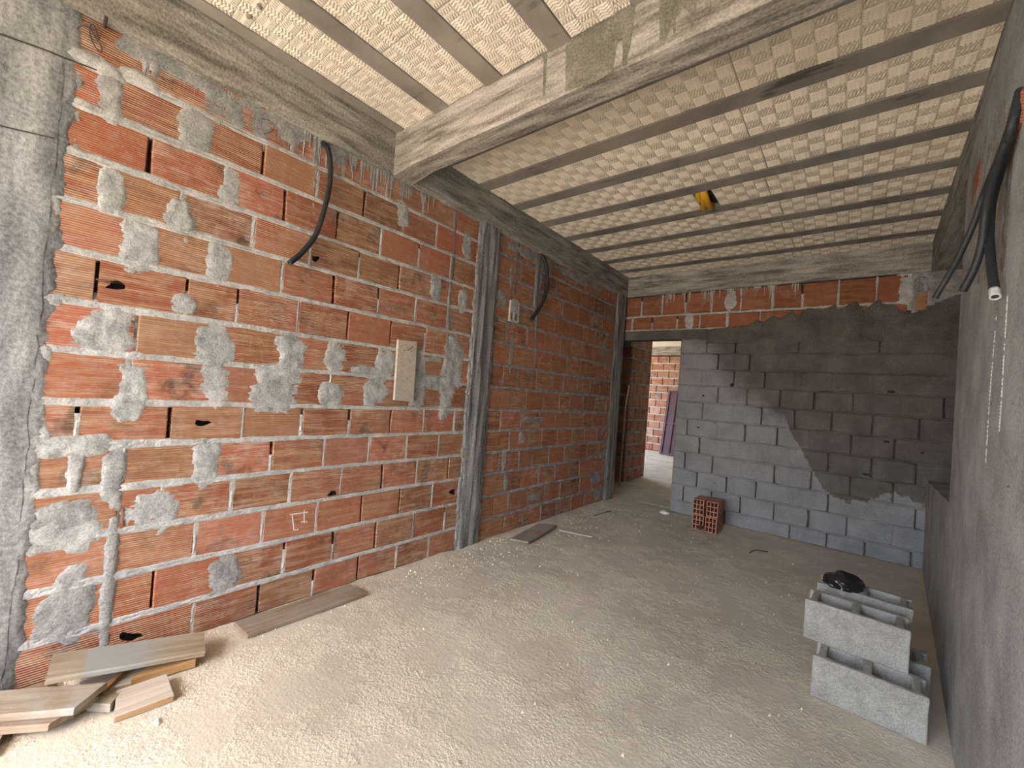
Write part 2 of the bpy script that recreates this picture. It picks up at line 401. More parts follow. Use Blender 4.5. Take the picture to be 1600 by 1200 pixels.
def mortar_bed(name, a0, a1, z, h, fr, mat, parent, proud=0.004, back=-0.06, step=0.016, rough=1.0, hvar=None, slope=0.0):
    n = max(2, int((a1 - a0) / step)); V = []; F = []; sd = random.random() * 90
    for i in range(n + 1):
        a = a0 + (a1 - a0) * i / n
        hh = h if hvar is None else hvar(a)
        zz = z + slope * (a - a0) + 0.003 * nz(a, z, sd, 3)
        t = hh / 2 + rough * (0.004 * nz(a, z, sd + 3, 14) + 0.0035 * nz(a, z, sd + 6, 45))
        b = hh / 2 + rough * (0.004 * nz(a, z, sd + 11, 14) + 0.0035 * nz(a, z, sd + 16, 45))
        p = proud * (0.6 + 0.9 * nz(a, z, sd + 20, 25)); p2 = proud * (0.6 + 0.9 * nz(a, z, sd + 30, 40))
        for (dz, w) in ((-b, back), (-b, -0.001), (-b * 0.55, p), (0, p2 * 0.8), (t * 0.55, p), (t, -0.001), (t, back)):
            V.append(fr.p(a, zz + dz, w))
    for i in range(n):
        for k in range(6):
            q = i * 7 + k
            F.append((q, q + 7, q + 8, q + 1))
    o = obj(name, V, F, mat, parent, False)
    bm = bmesh.new(); bm.from_mesh(o.data); bmesh.ops.recalc_face_normals(bm, faces=bm.faces); bm.normal_update()
    if sum(f.normal.dot(fr.n) * f.calc_area() for f in bm.faces) < 0: bmesh.ops.reverse_faces(bm, faces=bm.faces)
    bm.to_mesh(o.data); bm.free()
    return o

# unit brick faces (1 x 1, front at y=0 looking to -y), a few chipped variants
def unit_brick(seed, depth=0.07, chip=0.02, cham=0.005, L=0.29, H=0.178):
    rnd = random.Random(seed)
    base = [(-.5, -.5), (-.17, -.5), (.17, -.5), (.5, -.5), (.5, 0), (.5, .5), (.17, .5), (-.17, .5), (-.5, .5), (-.5, 0)]
    out = []
    for x, y in base:
        corner = abs(x) > .4 and abs(y) > .4
        k = chip * (2.0 if corner and rnd.random() < .35 else 0.6)
        out.append((x - math.copysign(rnd.random() * k * .6, x) if abs(x) > .4 else x, y - math.copysign(rnd.random() * k, y) if abs(y) > .4 else y))
    n = len(out)
    V = [(x * (1 - 2 * cham / L), 0.0 + rnd.uniform(-.0012, .0012), y * (1 - 2 * cham / H)) for x, y in out]
    V += [(x, cham, y) for x, y in out] + [(x, depth, y) for x, y in out]
    F = [tuple(range(n))]
    for k in (0, n):
        for i in range(n):
            j = (i + 1) % n; F.append((k + i, k + n + i, k + n + j, k + j))
    return mesh(V, F, 'brick')
UNIT = [unit_brick(s) for s in range(6)]
def use(me, mat):
    m = me.copy(); m.materials.clear(); m.materials.append(mat); return m
BR_OLD = [use(m, M_BRICK) for m in UNIT]
BR_NEW = [use(m, M_BRICK_NEW) for m in UNIT]
BR_WASH = [use(m, M_WASH) for m in [unit_brick(20 + s, 0.06, 0.03, 0.007) for s in range(5)]]

def brick(fr, a0, a1, z0, z1, lib, parent, proud=0.0, rz=0.0):
    o = bpy.data.objects.new('brick', random.choice(lib)); C.objects.link(o); o.parent = parent
    c = fr.p((a0 + a1) / 2, (z0 + z1) / 2, proud)
    R = Matrix((fr.a, -fr.n, fr.b)).transposed().to_4x4()
    R = Matrix.Rotation(rz, 4, fr.n) @ R
    o.matrix_local = Matrix.Translation(c) @ R @ Matrix.Diagonal((a1 - a0, 1.0, z1 - z0, 1.0))
    return o

def brick_holed(fr, a0, a1, z0, z1, holes, mat, parent):
    """a hollow brick whose thin face is broken through"""
    cx, cz = (a0 + a1) / 2, (z0 + z1) / 2
    o = densify([(a0, z0), (a1, z0), (a1, z1), (a0, z1)], 0.08)
    vs = list(o); ed = [(i, (i + 1) % len(o)) for i in range(len(o))]; fc = [list(range(len(o)))]
    loops = []
    for h in holes:
        s = len(vs); vs += h; idx = list(range(s, s + len(h))); loops.append(idx)
        ed += [(idx[i], idx[(i + 1) % len(h)]) for i in range(len(h))]
    r = delaunay_2d_cdt([Vector(v) for v in vs], ed, [], 2, 1e-6)
    P = [(q.x, q.y) for q in r[0]]
    F = []
    for f in r[2]:
        g = (sum(P[i][0] for i in f) / len(f), sum(P[i][1] for i in f) / len(f))
        if inside(g, o) and not any(inside(g, h) for h in holes): F.append(tuple(f))
    V = [fr.p(x, y, 0.001) for x, y in P]
    def wall(loop, d, dz=0.0):
        n = len(loop); s = len(V)
        V.extend(fr.p(x, y, 0.001) for x, y in loop); V.extend(fr.p(x, y, d) for x, y in loop)
        for i in range(n): F.append((s + i, s + n + i, s + n + (i + 1) % n, s + (i + 1) % n))
        return s + n, n
    wall(o, -0.07)
    for h in holes:
        s, n = wall(h, -0.012)
    # the cell behind the face
    ob = obj('brick', V, F, mat, parent)
    return ob

def extrude_cells(xs, ys, solid, h):
    """plate of cells on a grid, extruded along z: hollow bricks and blocks with open cells"""
    V = []; F = []; idx = {}
    def vid(i, j, k):
        key = (i, j, k)
        if key not in idx: idx[key] = len(V); V.append((xs[i], ys[j], h * k))
        return idx[key]
    nx, ny = len(xs) - 1, len(ys) - 1
    S = lambda i, j: 0 <= i < nx and 0 <= j < ny and solid(i, j)
    for i in range(nx):
        for j in range(ny):
            if not S(i, j): continue
            F.append((vid(i, j, 1), vid(i + 1, j, 1), vid(i + 1, j + 1, 1), vid(i, j + 1, 1)))
            F.append((vid(i, j, 0), vid(i, j + 1, 0), vid(i + 1, j + 1, 0), vid(i + 1, j, 0)))
            if not S(i - 1, j): F.append((vid(i, j, 0), vid(i, j, 1), vid(i, j + 1, 1), vid(i, j + 1, 0)))
            if not S(i + 1, j): F.append((vid(i + 1, j, 0), vid(i + 1, j + 1, 0), vid(i + 1, j + 1, 1), vid(i + 1, j, 1)))
            if not S(i, j - 1): F.append((vid(i, j, 0), vid(i + 1, j, 0), vid(i + 1, j, 1), vid(i, j, 1)))
            if not S(i, j + 1): F.append((vid(i, j + 1, 0), vid(i, j + 1, 1), vid(i + 1, j + 1, 1), vid(i + 1, j + 1, 0)))
    return V, F

def catmull(pts, n=8):
    P = [Vector(p) for p in pts]; P = [P[0] * 2 - P[1]] + P + [P[-1] * 2 - P[-2]]; out = []
    for i in range(1, len(P) - 2):
        a, b, c, d = P[i - 1:i + 3]
        for k in range(n):
            t = k / n
            out.append(0.5 * ((2 * b) + (c - a) * t + (2 * a - 5 * b + 4 * c - d) * t * t + (3 * b - a - 3 * c + d) * t ** 3))
    out.append(P[-2]); return out

def tube(name, pts, r, mat, parent=None, seg=10, hollow=0.0, ridges=0.0, n=8, rfun=None):
    P = catmull(pts, n); V = []; F = []
    t0 = (P[1] - P[0]).normalized(); ref = Vector((0, 0, 1)) if abs(t0.z) < .9 else Vector((1, 0, 0))
    u = t0.cross(ref).normalized()
    m = len(P)
    def ring(p, t, rr):
        nonlocal u
        u = (u - t * u.dot(t)).normalized(); w = t.cross(u)
        s = len(V)
        for k in range(seg):
            a = 2 * math.pi * k / seg; V.append(p + (u * math.cos(a) + w * math.sin(a)) * rr)
        return s
    rings = []
    for i, p in enumerate(P):
        t = (P[min(i + 1, m - 1)] - P[max(i - 1, 0)]).normalized()
        rr = (r if rfun is None else rfun(i / (m - 1)) * r) * (1 + (ridges if i % 2 else 0))
        rings.append(ring(p, t, rr))
    tl = (P[-1] - P[-2]).normalized()
    if hollow:
        rings.append(ring(P[-1], tl, r * hollow)); rings.append(ring(P[-1] - tl * r * 4, tl, r * hollow))
    for a, b in zip(rings, rings[1:]):
        for k in range(seg): F.append((a + k, a + (k + 1) % seg, b + (k + 1) % seg, b + k))
    F.append(tuple(rings[0] + k for k in reversed(range(seg)))); F.append(tuple(rings[-1] + k for k in range(seg)))
    return obj(name, V, F, mat, parent, True)

# ================================================================== FLOOR
def build_floor():
    x0, x1, y0, y1 = -0.12, 3.35, FRONT, D + 0.16
    st = 0.022; nx = int((x1 - x0) / st); ny = int((y1 - y0) / st)
    V = []; F = []
    for j in range(ny + 1):
        for i in range(nx + 1):
            x = x0 + (x1 - x0) * i / nx; y = y0 + (y1 - y0) * j / ny
            m = max(0.0, min(1.0, 0.45 + 1.4 * nz(x, y, 3, 1.7)))
            z = 0.003 * nz(x, y, 0, 2.2) + m * (0.0012 * nz(x, y, 1, 16) + 0.0018 * nz(x, y, 2, 34)) - 0.002
            # rubble-free fillet of dust against the walls
            z += 0.012 * max(0.0, 1 - max(0, x) / 0.07) * (0.6 + nz(x, y, 8, 6))
            V.append((x, y, z))
    for j in range(ny):
        for i in range(nx):
            a = j * (nx + 1) + i; F.append((a, a + 1, a + nx + 2, a + nx + 1))
    return tag(obj('floor', V, F, M_FLOOR, None, True), 'sandy rough cement floor of the unfinished room', 'floor', kind='structure')
floor = build_floor()

# ================================================================== LEFT WALL
wall_left = box('wall_left', -0.17, -0.066, 0.1, D + 0.15, 0, CEIL, M_CORE)
tag(wall_left, 'exposed hollow clay brick wall with concrete columns and pale mortar', 'wall', kind='structure')

BEDS = [0.0, 0.178, 0.38, 0.577, 0.767, 0.955, 1.138, 1.343, 1.543, 1.743, 1.94, 2.13, 2.33, 2.52, 2.70]
C0, C1 = 2.5645, 2.8327
JOINTS = [
 [0.235, 0.50, 0.817, 1.111, 1.411, 1.704, 2.002, 2.289, 2.57],
 [0.235, 0.515, 0.655, 0.92, 1.23, 1.517, 1.817, 2.128, 2.436, 2.57],
 [0.235, 0.505, 0.801, 1.101, 1.396, 1.692, 1.991, 2.288, 2.57],
 [0.235, 0.515, 0.655, 0.942, 1.234, 1.534, 1.832, 2.123, 2.431, 2.57],
 [0.235, 0.514, 0.812, 1.116, 1.41, 1.712, 2.014, 2.312, 2.57],
 [0.235, 0.36, 0.663, 0.962, 1.263, 1.559, 1.861, 2.149, 2.46, 2.57],
 [0.235, 0.503, 0.818, 1.108, 1.416, 1.72, 2.01, 2.33, 2.57],
 [0.235, 0.514, 0.807, 1.13, 1.429, 1.74, 2.037, 2.36, 2.46, 2.57],
 [0.235, 0.379, 0.68, 0.892, 1.191, 1.497, 1.809, 2.103, 2.405, 2.57],
 [0.235, 0.505, 0.80, 1.093, 1.388, 1.695, 1.999, 2.294, 2.57],
 [0.235, 0.395, 0.631, 0.936, 1.231, 1.535, 1.839, 2.152, 2.449, 2.57],
 [0.235, 0.506, 0.80, 1.075, 1.376, 1.679, 1.989, 2.295, 2.57],
 [0.235, 0.348, 0.649, 0.953, 1.237, 1.539, 1.836, 2.132, 2.435, 2.57],
 [0.235, 0.47, 0.78, 1.085, 1.385, 1.688, 1.994, 2.30, 2.57]]
HOLES = {}   # (row, index) -> holes given by pixel outlines
def hole_px(px, py, rx, ry, n=9, tilt=0.0):
    o = []
    for i in range(n):
        a = 2 * math.pi * i / n; k = 1 + 0.22 * math.sin(3.1 * a + px) + 0.12 * math.sin(5 * a)
        o.append(pxl(px + rx * k * math.cos(a) - tilt * ry * math.sin(a), py + ry * k * math.sin(a)))
    return o
hole_spec = [(8, 182, 446, 13, 6), (5, 316, 661, 11, 4), (7, 203, 540, 6, 5), (3, 197, 806, 8, 13),
             (0, 203, 995, 16, 6), (10, 493, 404, 6, 4), (2, 708, 769, 5, 4), (8, 449, 449, 4, 6), (3, 521, 772, 8, 4)]
for row, px, py, rx, ry in hole_spec:
    h = hole_px(px, py, rx * 1.2, ry * 1.25); cy = sum(q[0] for q in h) / len(h)
    J = JOINTS[row]
    for i in range(len(J) - 1):
        if J[i] < cy < J[i + 1]:
            a0, a1, z0, z1 = J[i] + 0.007, J[i + 1] - 0.007, BEDS[row] + 0.008, BEDS[row + 1] - 0.008
            h = [(min(max(a, a0 + .006), a1 - .006), min(max(z, z0 + .006), z1 - .006)) for a, z in h]
            HOLES.setdefault((row, i), []).append(h)

def lay(fr, joints, zlo, zhi, lib, parent, row, holes=False, jw=0.0045, mjw=M_MORTAR, fill=0.5, proudj=0.0025):
    for i in range(len(joints) - 1):
        a0, a1 = joints[i] + jw + random.uniform(-.002, .002), joints[i + 1] - jw + random.uniform(-.002, .002)
        z0, z1 = zlo + 0.008 + random.uniform(-.002, .002), zhi - 0.008 + random.uniform(-.002, .002)
        if a1 - a0 < 0.03: continue
        if holes and (row, i) in HOLES:
            brick_holed(fr, joints[i] + 0.006, joints[i + 1] - 0.006, zlo + 0.007, zhi - 0.007, HOLES[(row, i)], M_BRICK, parent)
        else:
            brick(fr, a0, a1, z0, z1, lib, parent, random.uniform(-proudj, proudj), random.uniform(-.004, .004))

# vertical joint mortar, a few shared shapes
def joint_mesh(seed):
    rnd = random.Random(seed); V = []; F = []; n = 9
    top = rnd.choice((1.0, 1.0, 0.75, 0.55))
    for i in range(n + 1):
        v = -0.5 + top * i / n; w = 0.5 * (0.75 + 0.7 * rnd.random()); p = -0.002 + 0.005 * rnd.random()
        V += [(-w, 0.02, v), (-w, 0.0012, v), (0, -p, v), (w, 0.0012, v), (w, 0.02, v)]
    for i in range(n):
        for k in range(4): q = i * 5 + k; F.append((q, q + 1, q + 6, q + 5))
    m = mesh(V, F, 'mortar_joint'); m.materials.append(M_MORTAR); return m
JM = [joint_mesh(i) for i in range(6)]
JMD = [use(m, M_MORTAR_DK) for m in JM]
def joint(fr, a, z0, z1, w, parent, lib=JM):
    o = bpy.data.objects.new('mortar_joint', random.choice(lib)); C.objects.link(o); o.parent = parent
    R = Matrix((fr.a, -fr.n, fr.b)).transposed().to_4x4()
    o.matrix_local = Matrix.Translation(fr.p(a, (z0 + z1) / 2, 0)) @ R @ Matrix.Diagonal((w, 1, z1 - z0, 1))

for row in range(14):
    J = JOINTS[row]
    lay(LEFT, J, BEDS[row], BEDS[row + 1], BR_OLD, wall_left, row, True)
    for a in J[1:-1]:
        near = a < 0.95
        if random.random() < (0.5 if near else 0.7):
            joint(LEFT, a, BEDS[row] + .005, BEDS[row + 1] - .005, random.uniform(.009, .02) * (1.25 if near else 1), wall_left)
    # beyond the column
    off = 0.04 + (0.15 if row % 2 else 0.0); R = [C1 + 0.005]
    a = C1 + off + random.uniform(-.02, .02)
    if a - R[0] < 0.06: a += 0.3
    while a < 5.12:
        R.append(a); a += random.choice((0.3, 0.3, 0.3, 0.3, 0.21))
    R.append(5.20)
    lay(LEFT, R, BEDS[row], BEDS[row + 1], BR_OLD, wall_left, row)
    for a in R[1:-1]:
        if random.random() < 0.75: joint(LEFT, a, BEDS[row] + .005, BEDS[row + 1] - .005, random.uniform(.010, .024), wall_left, JMD)
hv = lambda a: 0.042 - 0.017 * min(1, max(0, (a - 0.30) / 1.0))
for k in range(1, 14):
    mortar_bed('mortar_bed', 0.2, 2.58, BEDS[k], 0.024, LEFT, M_MORTAR, wall_left, 0.005, hvar=hv)
    mortar_bed('mortar_bed', 2.82, 5.21, BEDS[k], 0.030, LEFT, M_MORTAR_DK, wall_left, 0.006, rough=1.4)

# smears of mortar over the bricks (image boxes measured on the wall plane)
SMEAR = [(150,120,193,180),(278,172,335,236),(150,260,196,330),(258,312,304,366),(186,345,252,418),(322,382,364,440),(270,462,308,490),
 (120,482,210,556),(303,512,366,580),(432,526,478,578),(509,536,540,578),(582,548,616,596),(180,572,230,652),(310,572,362,632),(392,598,462,640),
 (498,600,533,632),(568,598,606,630),(644,556,664,632),(690,528,712,642),(300,692,342,756),(206,768,280,824),(326,870,370,926),(346,268,378,320),
 (24,650,75,692),(30,682,195,712),(28,708,60,792),(104,708,128,776),(158,702,192,800),(44,784,158,828),(18,816,166,860),(160,800,182,1000),
 (62,926,140,1004),(84,884,138,922),(0,930,20,1020),(620,318,638,356),(672,430,690,468),(722,362,736,402),(716,452,730,488),(66,300,96,330),
 (60,455,100,478),(46,540,80,566),(30,630,70,652),(705,545,724,600),(652,586,706,606),(640,602,662,636),(655,556,690,566),(540,572,600,584),(395,570,470,600)]
for (x0, y0, x1, y1) in SMEAR:
    c = pxl((x0 + x1) / 2, (y0 + y1) / 2); l = pxl(x0, (y0 + y1) / 2); r = pxl(x1, (y0 + y1) / 2); t = pxl((x0 + x1) / 2, y0); b = pxl((x0 + x1) / 2, y1)
    rx, ry = abs(r[0] - l[0]) / 2, abs(t[1] - b[1]) / 2
    if c[0] - rx < 0.2: rx = max(0.02, rx)
    dark = (x0, y0) in ((160, 800), (158, 702), (44, 784), (326, 870), (62, 926))
    smear('mortar_smear', c[0], c[1], rx * 1.02, ry * 1.12, LEFT, random.uniform(.004, .008), M_MORTAR_DK if dark else M_MORTAR_SM, wall_left)
# rear half: greyer daubs
for (a, z, rx, ry) in [(3.02, 2.35, .03, .12), (3.1, 1.62, .03, .22), (3.12, .68, .035, .09), (3.16, .48, .03, .09), (4.95, .32, .16, .07), (5.05, .12, .12, .09), (3.55, 1.05, .2, .03), (3.35, .88, .05, .06),
                       (4.4, 1.14, .22, .03), (3.3, 2.62, .4, .05), (4.2, 2.63, .5, .04), (4.9, 1.92, .05, .08), (3.62, .26, .12, .03), (5.08, .62, .1, .05), (2.92, 2.12, .06, .1)]:
    smear('mortar_smear', a, z, rx, ry, LEFT, random.uniform(.004, .007), M_MORTAR_DK, wall_left, .012)
# long runs of cement slurry down the bricks
for pts, mt in [([(115, 105), (136, 110), (126, 150), (122, 221), (115, 222), (117, 150)], M_MORTAR_DK),
            ([(114, 222), (126, 226), (120, 262), (113, 300), (110, 300), (112, 255)], M_MORTAR_DK),
            ([(709, 330), (714, 330), (712, 400), (704, 480), (701, 550), (695, 550), (699, 470), (707, 390)], M_COLUMN),
            ([(492, 235), (500, 237), (494, 300), (488, 400), (484, 400), (488, 300)], M_MORTAR_DK),
            ([(806, 365), (814, 368), (812, 430), (806, 462), (802, 460), (806, 420)], M_COLUMN),
            ([(838, 480), (842, 482), (838, 560), (832, 600), (830, 598), (834, 540)], M_COLUMN)]:
    relief('cement_run', [pxl(*q) for q in pts], LEFT, 0.005, mt, wall_left, jit=0.003, res=0.02, edge=0.01)
# the bed above the first full course carries a long proud roll of mortar near the pillar
# fringe of drips below the ring beam
def drips(name, a0, a1, ztop, n, fr, mat, parent, lmin, lmax, wmin=.004, wmax=.014, avoid=()):
    m = MB()
    for _ in range(n):
        a = random.uniform(a0, a1); L = random.uniform(lmin, lmax) * random.random() ** .5; w = random.uniform(wmin, wmax)
        k = 5; V = []
        zt = ztop + random.uniform(0, .01)
        for i in range(k + 1):
            f = i / k; ww = w * (1 - 0.75 * f) + .0015; d = .004 * (1 - .5 * f); aa = a + .004 * nz(a, f, 0, 8)
            zz = zt - L * f
            V += [fr.p(aa - ww, zz, -.001), fr.p(aa, zz, d), fr.p(aa + ww, zz, -.001)]
        F = []
        for i in range(k):
            for j in range(2): q = i * 3 + j; F.append((q, q + 1, q + 4, q + 3) if fr is not LEFT else (q, q + 3, q + 4, q + 1))
        m.add(V, F)
    o = m.build(name, mat, parent); o['kind'] = 'stuff'; return o
drips('slurry_drips', 0.45, 2.1, 2.70, 170, LEFT, M_MORTAR_DK, wall_left, .05, .24, .004, .018)
drips('slurry_drips', 2.9, 5.1, 2.70, 70, LEFT, M_MORTAR_DK, wall_left, .03, .12)
for (a, z, rx, ry) in [(.60, 2.66, .2, .05), (.72, 2.6, .05, .09), (.80, 2.6, .06, .1), (.98, 2.66, .2, .05), (.93, 2.6, .05, .09), (1.06, 2.64, .06, .08), (1.35, 2.66, .06, .06), (.5, 2.6, .02, .09)]:
    smear('mortar_smear', a, z, rx, ry, LEFT, .005, M_MORTAR_DK, wall_left, .009, 0.1)
for px0, py0, px1, py1 in ((92, 74, 190, 118), (190, 108, 250, 140)):
    p, q = pxl(px0, py0), pxl(px1, py1)
    smear('mortar_smear', (p[0] + q[0]) / 2, (p[1] + q[1]) / 2, abs(q[0] - p[0]) / 2, .032, LEFT, .012, M_MORTAR, wall_left, .009, 0.2)

# concrete column between the two brick panels, grooved by its formwork
def rough_column(name, y0, y1, z0, z1, x, mat, parent, amp=0.008, ny=10, groove=True):
    V = []; F = []; nzv = int((z1 - z0) / 0.035); sd = random.random() * 30
    for j in range(nzv + 1):
        z = z0 + (z1 - z0) * j / nzv
        for i in range(ny + 1):
            t = i / ny; y = y0 + (y1 - y0) * t
            e = min(t, 1 - t) * (y1 - y0)
            w = x + amp * 0.5 * nz(y, z, sd, 7) + amp * 0.35 * nz(y, z, sd, 28)
            if groove: w += 0.011 * nz(y * 26, z * 0.55, sd)
            if i in (0, ny): y += 0.010 * nz(z, t, sd, 5) + 0.007 * nz(z, t, sd, 19); w = x - (0.02 if groove else 0.004)
            V.append((w, y, z))
    for j in range(nzv):
        for i in range(ny): a = j * (ny + 1) + i; F.append((a, a + 1, a + ny + 2, a + ny + 1))
    m = nzv + 1; b = len(V)
    for j in range(m):                                             # sides going back into the wall
        l, r = V[j * (ny + 1)], V[j * (ny + 1) + ny]
        V += [l, (-0.06, l[1], l[2]), r, (-0.06, r[1], r[2])]
    for j in range(m - 1):
        q = b + 4 * j; F.append((q, q + 4, q + 5, q + 1)); F.append((q + 2, q + 3, q + 7, q + 6))
    return obj(name, V, F, mat, parent, True)
col = rough_column('column', C0 + .005, C1, -0.02, 2.70, 0.022, M_COLUMN, wall_left, 0.014, 14)
for side, y in ((0, C0 + .012), (1, C1 - .012)):                    # lumpy mortar squeezed out along its edges
    relief('mortar_smear', [(y - .02, 0.0), (y + .02, 0.0), (y + .018, 1.3), (y + .02, 2.66), (y - .02, 2.66), (y - .018, 1.3)], LEFT, .012, M_MORTAR_DK, wall_left, jit=.012, res=.02, edge=.014, w0=.008)
rough_column('column', 5.17, D - .002, -0.02, 2.70, 0.03, M_COLUMN, wall_left, 0.014, 10)
rough_column('column', FRONT, 0.232, -0.02, CEIL, 0.012, M_PILLAR, wall_left, 0.004, 60, False)
for k in range(6):                                                 # ragged edge of the pillar's render
    smear('mortar_smear', 0.215, 0.25 + k * 0.46, .05, .30, LEFT, .006, M_PILLAR, wall_left, .010, 0.7, .002)

# ring beam on top of the left wall
def rough_beam(name, y0, y1, z0, z1, x, mat, parent):
    V = []; F = []; n = int((y1 - y0) / .04); m = 8; sd = 4.4
    for i in range(n + 1):
        y = y0 + (y1 - y0) * i / n
        lo = z0 + .014 * nz(y, 1, sd, 6) + .01 * nz(y, 2, sd, 20)
        V.append((-0.06, y, lo))
        for k in range(m + 1):
            z = lo + (z1 - lo) * k / m
            V.append((x + .004 * nz(y, z, sd, 4) + .003 * nz(y, z, sd, 18) - (.008 if k == 0 else 0), y, z))
    q = m + 2
    for i in range(n):
        for k in range(m + 1): a = i * q + k; F.append((a, a + q, a + q + 1, a + 1))
    return obj(name, V, F, mat, parent, True)
rough_beam('ring_beam', FRONT, D, 2.685, CEIL + .01, 0.024, M_BEAM_Y, wall_left)

# a hollow brick laid end-on
def cell_brick(w, h, t, L, mat, name='hollow_brick', n=3):
    xs = [0]; ys = [0]
    for k in range(n): xs += [xs[-1] + t, 0]; xs[-1] = xs[-2] + (w - (n + 1) * t) / n
    xs.append(xs[-1] + t)
    for k in range(n): ys += [ys[-1] + t, 0]; ys[-1] = ys[-2] + (h - (n + 1) * t) / n
    ys.append(ys[-1] + t)
    V, F = extrude_cells(xs, ys, lambda i, j: not (i % 2 == 1 and j % 2 == 1), L)
    V = [(x - w / 2, -z, y) for x, y, z in V]          # cells run along -y .. 0, base at z 0, front at y=-L
    F = [tuple(reversed(f)) for f in F]
    return mesh(V, F, name)
e = link('end_on_brick', cell_brick(0.135, 0.19, 0.016, 0.07, M_BRICK, n=2), M_MORTAR, wall_left)
e.matrix_local = Matrix.Translation((-0.05, 3.085, 1.945)) @ Matrix.Rotation(math.pi / 2, 4, 'Z')
relief('mortar_smear', oval(3.085, 2.10, .06, .06, 18, 3), LEFT, .004, M_MORTAR, wall_left, jit=.006, w0=.014)

# chalk strokes on one brick
for a, b in [((452, 804), (481, 800)), ((456, 803), (459, 829)), ((475, 797), (475, 817)), ((459, 828), (466, 827)), ((470, 815), (480, 815))]:
    p, q = pxl(*a), pxl(*b); d = Vector((q[0] - p[0], q[1] - p[1])); n2 = Vector((-d.y, d.x)).normalized() * .003
    V = [LEFT.p(p[0] + n2.x, p[1] + n2.y, .0035), LEFT.p(p[0] - n2.x, p[1] - n2.y, .0035), LEFT.p(q[0] - n2.x, q[1] - n2.y, .0035), LEFT.p(q[0] + n2.x, q[1] + n2.y, .0035)]
    V += [v - Vector((.004, 0, 0)) for v in V]
    obj('chalk_stroke', V, [(0, 1, 2, 3), (4, 7, 6, 5), (0, 4, 5, 1), (1, 5, 6, 2), (2, 6, 7, 3), (3, 7, 4, 0)], M_CHALK, wall_left)

# ================================================================== BACK WALL
wall_back = MB()
wall_back.box(0.763 + .01, 3.45, D + .055, D + .15, 0, CEIL)
wall_back.box(-0.17, 0.763 + .01, D + .055, D + .15, 2.13, CEIL)
wall_back = tag(wall_back.build('wall_back', M_CORE), 'cement washed block wall with doorway and two bare brick courses above', 'wall', kind='structure')
ZB = [0.0, 0.15, 0.345, 0.54, 0.745, 0.945, 1.15, 1.355, 1.553, 1.745, 1.94, 2.12, 2.25]
for row in range(12):
    z0, z1 = ZB[row], ZB[row + 1]
    a = 0.763; J = [a]
    x = 0.903 + (0.155 if (row - 7) % 2 else 0.0)
    if x - a < .05: x += .31
    while x < 3.25: J.append(x + random.uniform(-.012, .012)); x += 0.31
    J.append(3.42)
    for i in range(len(J) - 1):
        g = random.choice((.002, .003, .0045)) if row < 10 else .002
        brick(BACK, J[i] + g, J[i + 1] - g, z0 + .004, z1 - .004, BR_WASH, wall_back, random.uniform(-.002, .002), random.uniform(-.004, .004))
for k in range(1, 12):
    mortar_bed('mortar_bed', 0.765, 3.42, ZB[k], 0.016, BACK, M_WASH, wall_back, -.006, back=-.055, rough=1.2)
    # joints mostly choked with wash, the open ones show dark
for row in range(12):
    x = 0.903 + (0.155 if (row - 7) % 2 else 0.0)
    while x < 3.25:
        if random.random() < (.22 if row < 8 else .6):
            smear('mortar_smear', x, (ZB[row] + ZB[row + 1]) / 2, .03, .08, BACK, .003, M_WASH, wall_back, .012, .3)
        x += .31
# doorway jamb return and lintel
obj('door_jamb', [(0.766, D + .002, 0), (0.766, D + .15, 0), (0.766, D + .15, 2.13), (0.766, D + .002, 2.13), (0.79, D + .03, 0), (0.79, D + .15, 0), (0.79, D + .15, 2.13), (0.79, D + .03, 2.13)],
    [(0, 3, 2, 1), (0, 4, 7, 3), (1, 2, 6, 5), (4, 5, 6, 7)], M_WASH, wall_back)
box('door_lintel', 0.0, 1.06, D - .004, D + .15, 2.116, 2.235, M_COAT, wall_back)
# two bare courses and the beam above them
for (z0, z1, xs) in [(2.245, 2.415, [.02, .115, .385, .70, .965, 1.27, 1.60, 1.90, 2.21, 2.52, 2.80]),
                     (2.43, 2.69, [.02, .23, .50, .79, 1.09, 1.40, 1.71, 1.98, 2.28, 2.57, 2.80])]:
    for i in range(len(xs) - 1):
        brick(BACK, xs[i] + .007, xs[i + 1] - .007, z0 + .006, z1 - .006, BR_NEW, wall_back, random.uniform(-.002, .002))
    for a in xs[1:-1]: joint(BACK, a, z0, z1, random.uniform(.012, .03), wall_back)
mortar_bed('mortar_bed', .02, 2.82, 2.422, .024, BACK, M_MORTAR, wall_back, .004)
mortar_bed('mortar_bed', .02, 2.0, 2.24, .022, BACK, M_MORTAR, wall_back, .004)
smear('mortar_smear', .84, 2.33, .05, .085, BACK, .006, M_MORTAR, wall_back)
smear('mortar_smear', 1.29, 2.55, .06, .10, BACK, .005, M_MORTAR, wall_back)
drips('slurry_drips', .5, 2.0, 2.69, 55, BACK, M_MORTAR, wall_back, .05, .2, .003, .008)
serr = [(1.05, 2.06), (1.05, 2.225), (1.3, 2.25), (1.5, 2.265), (1.57, 2.32), (1.64, 2.285), (1.72, 2.36), (1.80, 2.325), (1.90, 2.40), (1.95, 2.335), (2.03, 2.42), (2.156, 2.386), (2.258, 2.444), (2.286, 2.386), (2.42, 2.464), (2.485, 2.365), (2.587, 2.467),
        (2.623, 2.417), (2.704, 2.396), (2.75, 2.348), (2.828, 2.313), (2.931, 2.38), (3.143, 2.478), (3.3, 2.52), (3.3, 2.06)]
relief('plaster_coat', serr, BACK, .014, M_COAT, wall_back, jit=.002, res=.03, edge=.008, base=.002)
